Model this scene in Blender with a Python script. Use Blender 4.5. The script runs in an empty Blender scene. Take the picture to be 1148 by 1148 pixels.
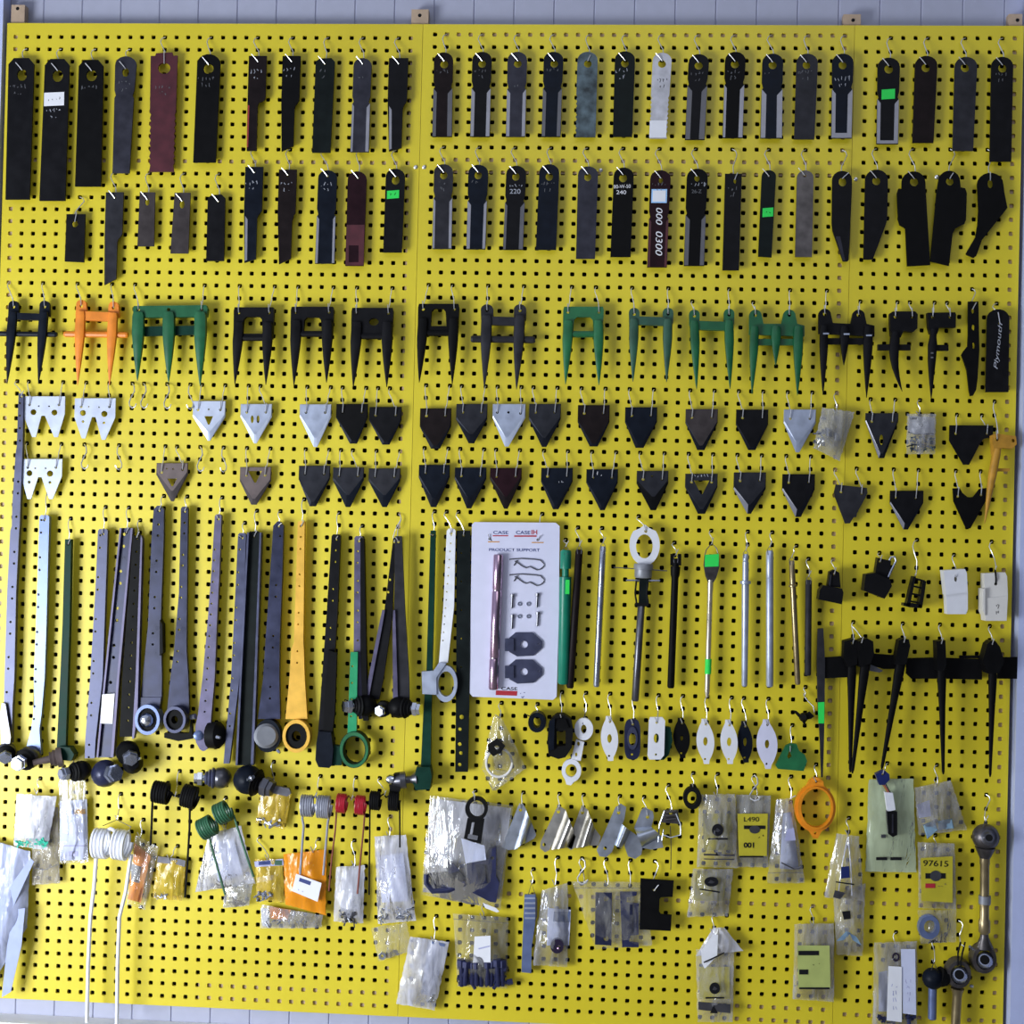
import bpy, bmesh, math, random
from mathutils import Vector, Matrix
from mathutils.geometry import tessellate_polygon
random.seed(7)
C = bpy.context.scene.collection
PI = math.pi
# ---------------------------------------------------------------- camera / wall frame
F = 1500.0
CX, CY, CZ = 1.2992, 1.0699, -2.8424
R = ((0.99797338, -0.02479624, 0.05860278), (0.02417187, 0.99964351, 0.01133936), (-0.05886307, -0.00989984, 0.99821698))
OX, TOP = 1.089, 2.35          # board left edge at X=-OX, board top edge at Z=TOP, board front at Y=0
K = 0.0019                     # metres per photo pixel on the board

def V(x, z, d=0.0):            # board coords (right, down, out) -> world
    return Vector((x - OX, -d, TOP - z))

def inv(x, y, d=0.0):
    a, b = (x - 574) / F, (y - 574) / F
    dx = R[0][0] * a + R[1][0] * b + R[2][0]
    dy = R[0][1] * a + R[1][1] * b + R[2][1]
    dz = R[0][2] * a + R[1][2] * b + R[2][2]
    t = (-d - CZ) / dz
    return CX + t * dx, CY + t * dy

def W(x, y, d=0.0):
    u, v = inv(x, y, d)
    return V(u, v, d)

def proj(u, v, d=0.0):
    p = (u - CX, v - CY, -d - CZ)
    q = [sum(R[i][j] * p[j] for j in range(3)) for i in range(3)]
    return 574 + F * q[0] / q[2], 574 + F * q[1] / q[2]

cam = bpy.data.cameras.new('camera'); cam.sensor_width = 36; cam.lens = F / 1148 * 36
co = bpy.data.objects.new('camera', cam); C.objects.link(co)
rt = Vector((R[0][0], R[0][2], -R[0][1])); up = -Vector((R[1][0], R[1][2], -R[1][1])); bk = -Vector((R[2][0], R[2][2], -R[2][1]))
co.matrix_world = Matrix(((rt.x, up.x, bk.x, CX - OX), (rt.y, up.y, bk.y, CZ), (rt.z, up.z, bk.z, TOP - CY), (0, 0, 0, 1)))
bpy.context.scene.camera = co

# ---------------------------------------------------------------- materials
MT = {}
TAB = {  # rgb linear, roughness, metallic, noise
 'black': ((.013, .013, .016), .42, 0, .5), 'soot': ((.007, .007, .008), .5, 0, .4), 'char': ((.03, .03, .036), .45, .2, .5),
 'slate': ((.037, .037, .05), .42, .3, .5), 'brownblk': ((.022, .015, .016), .45, .1, .5), 'taupe': ((.056, .047, .048), .5, .3, .5),
 'greenblk': ((.012, .018, .018), .42, 0, .5), 'blueblk': ((.012, .017, .03), .4, .1, .5), 'teal_worn': ((.06, .085, .1), .35, .6, 1.6),
 'maroon': ((.068, .008, .015), .42, 0, .5), 'maroon_dk': ((.032, .010, .016), .42, 0, .5), 'white_worn': ((.5, .5, .55), .45, .1, .45),
 'gunmetal': ((.10, .09, .09), .34, .7, .8), 'edge': ((.30, .30, .34), .4, .4, .25), 'edge_dk': ((.12, .12, .135), .4, .4, .25),
 'red_edge': ((.35, .03, .03), .5, 0, .2), 'brown': ((.115, .085, .082), .5, .2, .5),
 'silver': ((.44, .49, .62), .36, .55, .3), 'silver_w': ((.50, .55, .68), .4, .25, .2), 'sec_gray': ((.028, .029, .036), .4, .3, .5),
 'sec_bevel': ((.02, .023, .034), .36, .3, .5),
 'orange': ((.75, .22, .012), .4, 0, .3), 'green': ((.006, .10, .035), .35, 0, .4), 'green_lt': ((.012, .13, .045), .35, 0, .4),
 'green_dull': ((.022, .085, .05), .45, 0, .5), 'green_dk': ((.006, .035, .024), .4, 0, .4), 'green_br': ((.012, .30, .12), .35, 0, .2),
 'ochre': ((.50, .25, .022), .5, 0, .5), 'teal': ((.004, .20, .12), .35, 0, .2),
 'arm_gray': ((.062, .068, .125), .34, .4, .4), 'arm_lt': ((.15, .20, .38), .32, .4, .3), 'arm_blue': ((.018, .022, .060), .3, .25, .5),
 'arm_violet': ((.10, .09, .16), .4, .35, .5), 'arm_yellow': ((.80, .45, .05), .35, 0, .25), 'arm_white': ((.80, .82, .86), .4, 0, .15),
 'steel': ((.42, .45, .55), .25, .9, .3), 'steel_dk': ((.13, .13, .15), .3, .8, .4), 'chrome': ((.75, .78, .85), .12, 1, .15),
 'cap_gray': ((.26, .27, .30), .45, .3, .2), 'brass': ((.34, .27, .15), .3, .8, .35), 'brass_lt': ((.55, .50, .40), .28, .7, .2),
 'rubber': ((.012, .012, .013), .6, 0, .3), 'zinc': ((.72, .72, .74), .28, .7, .15), 'galv': ((.46, .50, .58), .3, .8, .45), 'galv_w': ((.48, .46, .42), .3, .75, .45),
 'plas_w': ((.76, .77, .82), .4, 0, .08), 'plas_l': ((.66, .66, .82), .4, 0, .08), 'plas_c': ((.74, .72, .68), .5, 0, .08), 'plas_b': ((.014, .014, .016), .35, 0, .2),
 'sticker': ((.02, .72, .09), .6, 0, .05), 'paper': ((.82, .83, .88), .7, 0, .06), 'paper_b': ((.62, .66, .86), .7, 0, .1), 'mark': ((.40, .42, .48), .8, 0, .2), 'mark_dim': ((.13, .135, .15), .8, 0, .2), 'mark_w': ((.8, .8, .85), .8, 0, .1),
 'ink': ((.02, .02, .025), .8, 0, .1), 'ink_blue': ((.05, .07, .22), .8, 0, .1), 'ink_red': ((.42, .015, .03), .7, 0, .1), 'ink_gold': ((.55, .26, .05), .7, 0, .1), 'cyan': ((.35, .6, .95), .6, 0, .05),
 'card': ((.66, .67, .84), .5, 0, .05), 'card_y': ((.50, .43, .02), .6, 0, .15), 'card_g': ((.42, .48, .14), .6, 0, .15), 'bag_orange': ((.85, .30, .01), .4, 0, .15), 'bag_yellow': ((.55, .42, .05), .45, 0, .15),
 'aqua': ((.02, .5, .34), .5, 0, .2), 'lilac': ((.42, .43, .66), .5, 0, .3), 'navy': ((.018, .022, .075), .4, .2, .5), 'spring_r': ((.42, .012, .03), .35, 0, .2), 'spring_rust': ((.22, .05, .03), .45, 0, .3), 'spring_w': ((.80, .82, .90), .35, 0, .1), 'spring_g': ((.33, .34, .40), .35, .3, .2), 'spring_green': ((.03, .12, .06), .4, 0, .3),
 'flap': ((.36, .42, .68), .6, 0, .15), 'wood': ((.46, .34, .24), .7, 0, .3), 'orange_ring': ((.80, .27, .008), .4, 0, .2), 'plas_blue': ((.01, .02, .12), .35, 0, .2), 'pink': ((.58, .40, .52), .16, 1, .2), 'violet': ((.06, .045, .10), .2, .8, .2), 'pale_green': ((.50, .56, .36), .5, 0, .15), 'foil': ((.35, .55, .85), .2, .5, .9)}

def N(nt, t, **kw):
    n = nt.nodes.new(t)
    for k, v in kw.items(): setattr(n, k, v)
    return n

def M(key):
    if key in MT: return MT[key]
    rgb, ro, me, nz = TAB[key]
    if max(rgb) < .035 and me < .4: rgb = tuple(c * .55 for c in rgb)
    m = bpy.data.materials.new(key); m.use_nodes = True; nt = m.node_tree; L = nt.links.new
    b = nt.nodes['Principled BSDF']; b.inputs['Roughness'].default_value = ro; b.inputs['Metallic'].default_value = me
    if max(rgb) < .06: b.inputs['Specular IOR Level'].default_value = .10
    tc = N(nt, 'ShaderNodeTexCoord'); no = N(nt, 'ShaderNodeTexNoise'); no.inputs['Scale'].default_value = 38; no.inputs['Detail'].default_value = 5
    L(tc.outputs['Object'], no.inputs['Vector'])
    cr = N(nt, 'ShaderNodeValToRGB'); cr.color_ramp.elements[0].position = .32; cr.color_ramp.elements[1].position = .7
    cr.color_ramp.elements[0].color = [max(0, c * (1 - .45 * nz)) for c in rgb] + [1]
    cr.color_ramp.elements[1].color = [min(1, c * (1 + .55 * nz)) for c in rgb] + [1]
    L(no.outputs['Fac'], cr.inputs['Fac']); L(cr.outputs['Color'], b.inputs['Base Color'])
    mr = N(nt, 'ShaderNodeMapRange'); mr.inputs['To Min'].default_value = max(.05, ro - .1); mr.inputs['To Max'].default_value = min(1, ro + .14)
    L(no.outputs['Fac'], mr.inputs['Value']); L(mr.outputs['Result'], b.inputs['Roughness'])
    MT[key] = m; return m

def film(key, rgb, a0, a1, ro=.10, scale=14, gl=1.0):
    """thin plastic: partly clear, whitened along creases, with a glossy skin."""
    m = bpy.data.materials.new(key); m.use_nodes = True; nt = m.node_tree; L = nt.links.new
    nt.nodes.remove(nt.nodes['Principled BSDF']); out = nt.nodes['Material Output']
    tc = N(nt, 'ShaderNodeTexCoord'); mp = N(nt, 'ShaderNodeMapping'); mp.inputs['Scale'].default_value = (3.2, 2.0, 1.0); mp.inputs['Rotation'].default_value = (0, .18, 0)
    no = N(nt, 'ShaderNodeTexNoise'); no.inputs['Scale'].default_value = scale; no.inputs['Detail'].default_value = 3; no.inputs['Distortion'].default_value = 1.1
    L(tc.outputs['Object'], mp.inputs['Vector']); L(mp.outputs['Vector'], no.inputs['Vector'])
    mr = N(nt, 'ShaderNodeMapRange'); mr.inputs['From Min'].default_value = .38; mr.inputs['From Max'].default_value = .66
    mr.inputs['To Min'].default_value = a0; mr.inputs['To Max'].default_value = a1; L(no.outputs['Fac'], mr.inputs['Value'])
    bu = N(nt, 'ShaderNodeBump'); bu.inputs['Strength'].default_value = .8; bu.inputs['Distance'].default_value = .006; L(no.outputs['Fac'], bu.inputs['Height'])
    tr = N(nt, 'ShaderNodeBsdfTransparent'); df = N(nt, 'ShaderNodeBsdfDiffuse'); df.inputs['Color'].default_value = (*rgb, 1)
    m1 = N(nt, 'ShaderNodeMixShader'); L(mr.outputs['Result'], m1.inputs[0]); L(tr.outputs[0], m1.inputs[1]); L(df.outputs[0], m1.inputs[2])
    g = N(nt, 'ShaderNodeBsdfGlossy'); g.inputs['Roughness'].default_value = ro; L(bu.outputs['Normal'], g.inputs['Normal'])
    fr = N(nt, 'ShaderNodeFresnel'); fr.inputs['IOR'].default_value = 1.55; L(bu.outputs['Normal'], fr.inputs['Normal'])
    mu = N(nt, 'ShaderNodeMath', operation='MULTIPLY'); mu.inputs[1].default_value = gl; mu.use_clamp = True; L(fr.outputs[0], mu.inputs[0])
    m2 = N(nt, 'ShaderNodeMixShader'); L(mu.outputs[0], m2.inputs[0]); L(m1.outputs[0], m2.inputs[1]); L(g.outputs[0], m2.inputs[2]); L(m2.outputs[0], out.inputs['Surface'])
    MT[key] = m
film('film', (.66, .66, .70), .10, .40, gl=1.5); film('film_milk', (.74, .75, .86), .30, .72); film('film_thick', (.48, .53, .76), .5, .85)
film('film_clear', (.72, .70, .62), .03, .22, gl=1.4); film('film_gray', (.48, .48, .48), .28, .55, gl=1.3); film('film_green', (.52, .60, .40), .62, .86)
film('film_orange', (.85, .30, .01), .8, .97); film('film_yellow', (.75, .52, .05), .30, .7); film('film_brown', (.46, .42, .35), .35, .6)

# ---------------------------------------------------------------- mesh builder
def circ(x, y, rx, ry=None, n=14, a0=0):
    ry = rx if ry is None else ry
    return [(x + rx * math.cos(a0 + 2 * PI * i / n), y + ry * math.sin(a0 + 2 * PI * i / n)) for i in range(n)]

class B:
    def __init__(s): s.v = []; s.f = []
    def add(s, vs, fs):
        o = len(s.v); s.v += vs; s.f += [tuple(i + o for i in f) for f in fs]; return s
    def plate(s, out, d, t, holes=(), inner=None, tm=None, skip=()):
        """OUT px outline, back at depth d, front at d+t; INNER: outline of the raised face (sloped border)."""
        df = d + t; loops = [inner or out] + list(holes)
        fr = [W(x, y, df) for lp in loops for x, y in lp]
        tri = tessellate_polygon([[Vector((x, y, 0)) for x, y in lp] for lp in loops])
        n = len(fr); dy = Vector((0, t, 0)); n0 = len(out)
        fs = [tuple(q) for q in tri]
        if inner:
            tm = t * .45 if tm is None else tm
            mid = [W(x, y, df) + Vector((0, t - tm, 0)) for x, y in out]
            back = [p + Vector((0, tm, 0)) for p in mid]
            vs = fr + mid + back
            hb = [p + dy for p in fr[n0:]]; vs += hb
            bm_, bb, bh = n, n + n0, n + 2 * n0
            for i in range(n0):
                j = (i + 1) % n0
                if i not in skip: fs.append((i, j, bm_ + j, bm_ + i))
                fs.append((bm_ + i, bm_ + j, bb + j, bb + i))
            idx = list(range(bb, bb + n0)) + list(range(bh, bh + n - n0))
            tr2 = tessellate_polygon([[Vector((x, y, 0)) for x, y in lp] for lp in [out] + list(holes)])
            fs += [tuple(idx[k] for k in q) for q in tr2]
            o = n0
            for lp in holes:
                m = len(lp)
                for i in range(m):
                    j = (i + 1) % m; fs.append((o + i, o + j, bh + o - n0 + j, bh + o - n0 + i))
                o += m
            s.add(vs, fs); return s
        vs = fr + [p + dy for p in fr]
        fs += [tuple(n + k for k in q) for q in tri]
        o = 0
        for lp in loops:
            m = len(lp)
            for i in range(m):
                j = (i + 1) % m; fs.append((o + i, o + j, n + o + j, n + o + i))
            o += m
        return s.add(vs, fs)
    def box(s, x0, y0, x1, y1, d, t): return s.plate([(x0, y0), (x1, y0), (x1, y1), (x0, y1)], d, t)
    def tube(s, pts, r, n=6, flat=1.0, closed=False):
        m = len(pts); rs = r if isinstance(r, (list, tuple)) else [r] * m; vs = []; fs = []; prev = None
        for i, p in enumerate(pts):
            if closed: t = pts[(i + 1) % m] - pts[i - 1]
            else: t = pts[min(i + 1, m - 1)] - pts[max(i - 1, 0)]
            t = t.normalized() if t.length > 1e-9 else Vector((0, 0, 1))
            if prev is None:
                a = Vector((0, 1, 0)) if abs(t.y) < .9 else Vector((1, 0, 0))
                u = (a - t * a.dot(t)).normalized()
            else:
                u = prev - t * prev.dot(t); u = u.normalized() if u.length > 1e-6 else prev
            prev = u; w = t.cross(u)
            for k in range(n):
                an = 2 * PI * k / n; vs.append(p + (u * math.cos(an) * flat + w * math.sin(an)) * rs[i])
        for i in range(m if closed else m - 1):
            a, b = i * n, ((i + 1) % m) * n
            for k in range(n):
                l = (k + 1) % n; fs.append((a + k, a + l, b + l, b + k))
        if not closed: fs += [tuple(range(n - 1, -1, -1)), tuple(range((m - 1) * n, m * n))]
        return s.add(vs, fs)
    def rod(s, p0, p1, prof, n=14):
        """lathe from p0 to p1; prof = [(fraction along, radius m)]."""
        ax = p1 - p0; t = ax.normalized(); a = Vector((0, 1, 0)) if abs(t.y) < .9 else Vector((0, 0, 1))
        u = (a - t * a.dot(t)).normalized(); w = t.cross(u); vs = []; fs = []
        for f, r in prof:
            for k in range(n):
                an = 2 * PI * k / n; vs.append(p0 + ax * f + (u * math.cos(an) + w * math.sin(an)) * max(r, 1e-5))
        for i in range(len(prof) - 1):
            for k in range(n):
                l = (k + 1) % n; fs.append((i * n + k, i * n + l, (i + 1) * n + l, (i + 1) * n + k))
        fs += [tuple(range(n - 1, -1, -1)), tuple(range((len(prof) - 1) * n, len(prof) * n))]
        return s.add(vs, fs)
    def ball(s, c, r, n=14, sy=1.0):
        p = [(.5 - .5 * math.cos(PI * i / 8), r * math.sin(PI * i / 8)) for i in range(9)]
        return s.rod(c + Vector((0, r * sy, 0)), c - Vector((0, r * sy, 0)), p, n)
    def obj(s, name, mat, parent=None, smooth=False, at=None):
        loc = at or (Vector(parent['_o']) if parent else Vector((0, 0, 0)))
        me = bpy.data.meshes.new(name); me.from_pydata([tuple(p - loc) for p in s.v], [], s.f); me.validate()
        bm = bmesh.new(); bm.from_mesh(me); bmesh.ops.recalc_face_normals(bm, faces=bm.faces)
        if smooth:
            for f in bm.faces: f.smooth = True
            for e in bm.edges:
                if len(e.link_faces) == 2 and e.calc_face_angle(0) > .75: e.smooth = False
        bm.to_mesh(me); bm.free()
        me.materials.append(M(mat)); o = bpy.data.objects.new(name, me); C.objects.link(o)
        if parent:
            o.parent = parent; o['_o'] = parent['_o']
        else:
            o.location = loc; o['_o'] = tuple(loc)
        return o

LABELS = {}
def tag(o, label, cat, group=None):
    nw = len(label.split())
    if not 4 <= nw <= 16: print('LABEL WORDS', nw, label)
    if label in LABELS: print('LABEL DUP', label)
    LABELS[label] = 1
    o['label'] = label; o['category'] = cat
    if group: o['group'] = group
    return o
def thing(name, label, cat, x, y, group=None, d=.01):
    p = W(x, y, d); o = bpy.data.objects.new(name, None); C.objects.link(o); o.location = p; o['_o'] = tuple(p); o.empty_display_size = .02
    return tag(o, label, cat, group)
def struct(o): o['kind'] = 'structure'; return o

def lerp(a, b, t): return a + (b - a) * t

# ---------------------------------------------------------------- pegboard
PAN = [(0.0, .9144, .0199, .02555, 35, .0299, .0269, 78), (.9144, 1.8288, .9410, .02553, 35, .0216, .02691, 78), (1.8288, 2.178, 1.8537, .02554, 13, .0261, .02926, 71)]
BH = [2.122, 2.122, 2.122]
def peg(x, y):                      # nearest pegboard hole to a photo point, returned as photo point
    u, v = inv(x, y)
    p = PAN[0] if u < .9144 else PAN[1] if u < 1.8288 else PAN[2]
    i = min(max(round((u - p[2]) / p[3]), 0), p[4] - 1); j = min(max(round((v - p[5]) / p[6]), 0), p[7] - 1)
    return proj(p[2] + i * p[3], p[5] + j * p[6])

def hook(label, pg, hang, db, df, tip=(-7, -8), amp=1.0, sg=1, snap=True):
    """bent wire from a peg hole, behind the hung thing, through it at HANG and up in front to a free tip."""
    px, py = peg(*pg) if snap else pg
    hx, hy = hang; dy = hy - py; m = min(db - .002, .012)
    pts = [(px, py, -.004), (px, py, .004), (px - 3.5 * amp * sg, py + .05 * dy, .007), (px - 5 * amp * sg, py + .18 * dy, .008), (lerp(px, hx, .35) - 2.5 * amp * sg, py + .36 * dy, m),
           (lerp(px, hx, .6) + 1 * amp * sg, py + .58 * dy, m), (hx + 1.6 * amp * sg, py + .84 * dy, db - .0022), (hx + .8 * amp * sg, hy - .6, db - .0018), (hx, hy + .5, db + .001), (hx, hy + .5, df + .001),
           (hx + .3 * tip[0], hy + .3 * tip[1], df + .0028), (hx + tip[0], hy + tip[1], df + .0045)]
    o = B().tube([W(*p) for p in pts], .00105).obj('wire_hook', 'zinc', None, True, W(px, py))
    return tag(o, label, 'hook', 'wire peg hooks on the yellow board')

def scribble(par, x, y, w, rows, mat, d, h=5.0, seed=0, sl=-.05):
    r = random.Random(seed); b = B()
    for k in range(rows):
        n = max(2, int(w / 3.4 * (1 if k == 0 else .55))); ww = w * (1 if k == 0 else .55)
        for i in range(n):
            cx = x - ww / 2 + ww * (i + .5) / n; cy = y + k * (h + 2) + sl * (cx - x); q = [(cx + r.uniform(-1.1, 1.1), cy + r.uniform(-.5, .5) * h) for _ in range(r.choice((2, 3, 4)))]
            b.tube([W(a, c, d + .0004) for a, c in q], .0006, 4, .35)
    return b.obj('paint_marking', mat, par)

def text(par, s, x, y, h, mat, d, rot=0.0, w=None, name='lettering', bold=0.0, shear=0.0):
    """lettering lying on a face: centre (x, y) px, cap height h px, rot clockwise."""
    c = bpy.data.curves.new('t', 'FONT'); c.body = s; c.align_x = 'CENTER'; c.align_y = 'CENTER'; c.offset = bold; c.shear = shear
    t = bpy.data.objects.new('t', c); C.objects.link(t)
    me = bpy.data.meshes.new_from_object(t.evaluated_get(bpy.context.evaluated_depsgraph_get())); bpy.data.objects.remove(t); bpy.data.curves.remove(c)
    xs = [v.co.x for v in me.vertices]; ys = [v.co.y for v in me.vertices]
    ch, cw = max(ys) - min(ys), max(xs) - min(xs); mx, my = (max(xs) + min(xs)) / 2, (max(ys) + min(ys)) / 2
    sy = h / ch; sx = (w / cw) if w else sy; a = math.radians(rot); loc = Vector(par['_o'])
    for v in me.vertices:
        u, q = (v.co.x - mx) * sx, -(v.co.y - my) * sy
        v.co = W(x + u * math.cos(a) - q * math.sin(a), y + u * math.sin(a) + q * math.cos(a), d + .0005) - loc
    me.materials.append(M(mat)); me.name = name
    o = bpy.data.objects.new(name, me); C.objects.link(o); o.parent = par; o['_o'] = par['_o']
    return o
# ---------------------------------------------------------------- setting
def wbox(b, u0, u1, v0, v1, d0, d1):
    p = [V(u, v, d) for d in (d0, d1) for u, v in ((u0, v0), (u1, v0), (u1, v1), (u0, v1))]
    return b.add(p, [(0, 1, 2, 3), (4, 5, 6, 7), (0, 1, 5, 4), (1, 2, 6, 5), (2, 3, 7, 6), (3, 0, 4, 7)])
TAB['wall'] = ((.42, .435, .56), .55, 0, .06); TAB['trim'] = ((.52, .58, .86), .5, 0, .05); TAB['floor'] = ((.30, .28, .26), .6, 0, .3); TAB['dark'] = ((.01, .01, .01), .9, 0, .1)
TAB['ledge'] = ((.9, .9, .9), .6, 0, .03)
b = B(); PW = .0866; u = -1.75
while u < 4.0:      # grooved cladding boards
    g = .0022; p = [(u, -.045), (u + g, -.0425), (u + PW - g, -.0425), (u + PW, -.045)]
    vs = [V(a, v, d + .012) for v in (-1.0, 2.35) for a, d in p]
    b.add(vs, [(0, 1, 5, 4), (1, 2, 6, 5), (2, 3, 7, 6)]); u += PW
struct(b.obj('wall_back', 'wall'))
b = B(); b.add([V(-1.75, 2.35, .03), V(4, 2.35, .03), V(4, 2.35, 4.4), V(-1.75, 2.35, 4.4)], [(0, 1, 2, 3)]); struct(b.obj('floor', 'floor'))
b = B(); wbox(b, -1.75, 4, 2.166, 2.35, -.03, .022); struct(b.obj('baseboard_back', 'ledge'))
b = B(); wbox(b, 2.186, 2.262, -.2, 2.2, -.028, .02); wbox(b, 2.262, 2.36, -.2, 2.2, -.028, .034); struct(b.obj('trim_1', 'trim'))
b = B(); wbox(b, -.16, -.006, -1.0, 2.166, -.028, .008); struct(b.obj('trim_2', 'trim'))

TAB['board'] = ((.72, .565, .012), .42, 0, .0)
m = M('board'); nt = m.node_tree; bs = nt.nodes['Principled BSDF']
no = [n for n in nt.nodes if n.type == 'TEX_NOISE'][0]; no.inputs['Scale'].default_value = 2.2; no.inputs['Detail'].default_value = 8
bs.inputs['Specular IOR Level'].default_value = .55
cr = [n for n in nt.nodes if n.type == 'VALTORGB'][0]; cr.color_ramp.elements[0].color = (.66, .53, .016, 1); cr.color_ramp.elements[1].color = (.77, .635, .022, 1)
def panel(k, label):
    x0, x1, hx, px_, nx, hz, pz, nz = PAN[k]; H = BH[k]; h = .0046; vs = []; fs = []; t = .005
    xs = [x0 + .0004] + [hx + px_ * (i + .5) for i in range(-1, nx)] + [x1 - .0004]
    zs = [0.0] + [hz + pz * (j + .5) for j in range(-1, nz)] + [H]
    if zs[1] < .001: zs[1] = .002
    if xs[1] < xs[0]: xs[1] = xs[0] + .001
    if xs[-2] > xs[-1]: xs[-2] = xs[-1] - .001
    if zs[-2] > zs[-1]: zs[-2] = zs[-1] - .001
    gi = {}
    for j, z in enumerate(zs):
        for i, x in enumerate(xs): gi[i, j] = len(vs); vs.append(V(x, z))
    for j in range(len(zs) - 1):
        for i in range(len(xs) - 1):
            c = (gi[i, j], gi[i + 1, j], gi[i + 1, j + 1], gi[i, j + 1])
            if 1 <= i <= nx and 1 <= j <= nz:
                cx, cz = hx + (i - 1) * px_, hz + (j - 1) * pz; o = len(vs); e = h * .62
                q = [(-e, -h), (e, -h), (h, -e), (h, e), (e, h), (-e, h), (-h, e), (-h, -e)]
                vs += [V(cx + a, cz + b_) for a, b_ in q] + [V(cx + a, cz + b_, -t) for a, b_ in q]
                fs += [(c[0], c[1], o + 1, o), (c[1], o + 2, o + 1), (c[1], c[2], o + 3, o + 2), (c[2], o + 4, o + 3), (c[2], c[3], o + 5, o + 4), (c[3], o + 6, o + 5), (c[3], c[0], o + 7, o + 6), (c[0], o, o + 7)]
                fs += [(o + a, o + (a + 1) % 8, o + 8 + (a + 1) % 8, o + 8 + a) for a in range(8)]
            else: fs.append(c)
    b = B(); b.add(vs, fs)
    for (u0, v0, u1, v1) in ((xs[0], 0, xs[-1], 0), (xs[-1], 0, xs[-1], H), (xs[-1], H, xs[0], H), (xs[0], H, xs[0], 0)):
        b.add([V(u0, v0), V(u1, v1), V(u1, v1, -t), V(u0, v0, -t)], [(0, 1, 2, 3)])
    loc = V((x0 + x1) / 2, H); me = bpy.data.meshes.new('pegboard_panel'); me.from_pydata([tuple(p - loc) for p in b.v], [], b.f)
    me.materials.append(M('board')); o = bpy.data.objects.new('pegboard_panel', me); C.objects.link(o); o.location = loc; o['_o'] = tuple(loc)
    tag(o, label, 'pegboard', 'yellow pegboard panels')
    return o
pans = [panel(0, 'yellow perforated board panel on the left, behind the long arms'), panel(1, 'middle yellow perforated board panel, behind the white blister card'), panel(2, 'narrow yellow perforated board panel at the right edge')]
# screws in the panels
for (x, y) in ((466, 187.5), (475.5, 187.5), (673.5, 191), (959.5, 201), (1050, 198.5)):
    p = W(x, y, .001); o = B().rod(W(x, y, -.003), W(x, y, .0035), [(0, .0015), (.5, .0015), (.5, .0045), (.8, .004), (1, .0015)], 10).obj('screw', 'zinc', None, True, p)
    tag(o, {466: 'small bright screw head by the panel joint, left of its twin', 475.5: 'small bright screw head by the panel joint, right of its twin', 673.5: 'bright screw head beside the grey second-row blade', 959.5: 'bright screw head beside the pointed blade at the right joint', 1050: 'bright screw head beside the stepped black blade'}[x], 'screw', 'screws in the yellow board')
# dark sheet added as shade inside the holes; wooden battens behind the board
o = B(); wbox(o, .002, 2.176, .002, 2.118, -.0262, -.0252); o = o.obj('hole_shade_sheet', 'dark'); tag(o, 'dark sheet added for the shade seen through the pegboard holes', 'sheet')
def batten(u0, u1, v0, v1, label, sx=None):
    b = B(); wbox(b, u0, u1, v0, v1, -.0248, -.0054); o = b.obj('wooden_batten', 'wood', None, False, V(u0, v1, -.02)); tag(o, label, 'batten', 'wooden battens behind the yellow board')
    if sx:
        s = B().rod(V(sx[0], sx[1], -.0085), V(sx[0], sx[1], -.004), [(0, .004), (.6, .0042), (1, .003)], 10).obj('screw', 'ink', o, True)
    return o
batten(.006, .036, -.042, 2.11, 'wooden batten end above the top corner at the left', (.020, -.034))
batten(.888, .925, -.034, 2.1, 'tall wooden batten end above the left panel joint', (.906, -.021))
batten(1.806, 1.842, -.0255, 2.1, 'wooden batten end above the right panel joint', (1.826, -.013))
batten(2.148, 2.176, -.027, 2.1, 'wooden batten end above the top corner at the right', (2.166, -.014))
for (u0, u1, v0, v1, l) in ((.06, .87, .283, .318, 'horizontal wooden batten showing through holes under the long top-left blades'), (.95, 1.80, .283, .318, 'horizontal wooden batten showing through holes behind the middle second blade row'),
                            (.95, 1.80, .004, .034, 'horizontal wooden batten showing through the topmost holes of the middle panel'),
                            (.95, 1.80, 1.840, 1.872, 'horizontal wooden batten showing through holes behind the lower middle bags'), (1.85, 2.14, 1.815, 1.86, 'short wooden batten showing through holes under the pale green bag'),
                            (.48, .87, 2.058, 2.112, 'horizontal wooden batten showing through the lowest holes of the left panel'), (1.62, 1.80, 2.05, 2.112, 'short wooden batten showing through the lowest holes by the yellow bag'), (1.85, 2.14, 2.058, 2.1, 'short wooden batten showing through the lowest holes at the right')):
    batten(u0, u1, v0, v1, l)

# light: a big soft daylight opening on the left, dim bluish room
def area(name, loc, to, sx, sy, e, col):
    l = bpy.data.lights.new(name, 'AREA'); l.shape = 'RECTANGLE'; l.size = sx; l.size_y = sy; l.energy = e; l.color = col
    o = bpy.data.objects.new(name, l); C.objects.link(o); o.location = loc; o.rotation_euler = (Vector(to) - Vector(loc)).to_track_quat('-Z', 'Y').to_euler()
area('window_light', (-2.15, -1.95, .50), (-.5, 0, .60), 1.1, 1.3, 96, (.90, .95, 1.0))
area('room_light', (.6, -3.2, 3.4), (0.3, 0, 1.2), 2.2, 1.6, 15, (.93, .96, 1.0))
w = bpy.data.worlds.new('world'); bpy.context.scene.world = w; w.use_nodes = True; nt = w.node_tree; L = nt.links.new
bg = nt.nodes['Background']; bg.inputs[0].default_value = (.66, .74, .96, 1)
tc = N(nt, 'ShaderNodeTexCoord'); sx = N(nt, 'ShaderNodeSeparateXYZ'); L(tc.outputs['Generated'], sx.inputs[0])     # bright towards the window side and above, dim behind
ma = N(nt, 'ShaderNodeMath', operation='MULTIPLY_ADD'); ma.inputs[1].default_value = -.75; ma.inputs[2].default_value = .18; L(sx.outputs['X'], ma.inputs[0])
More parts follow.
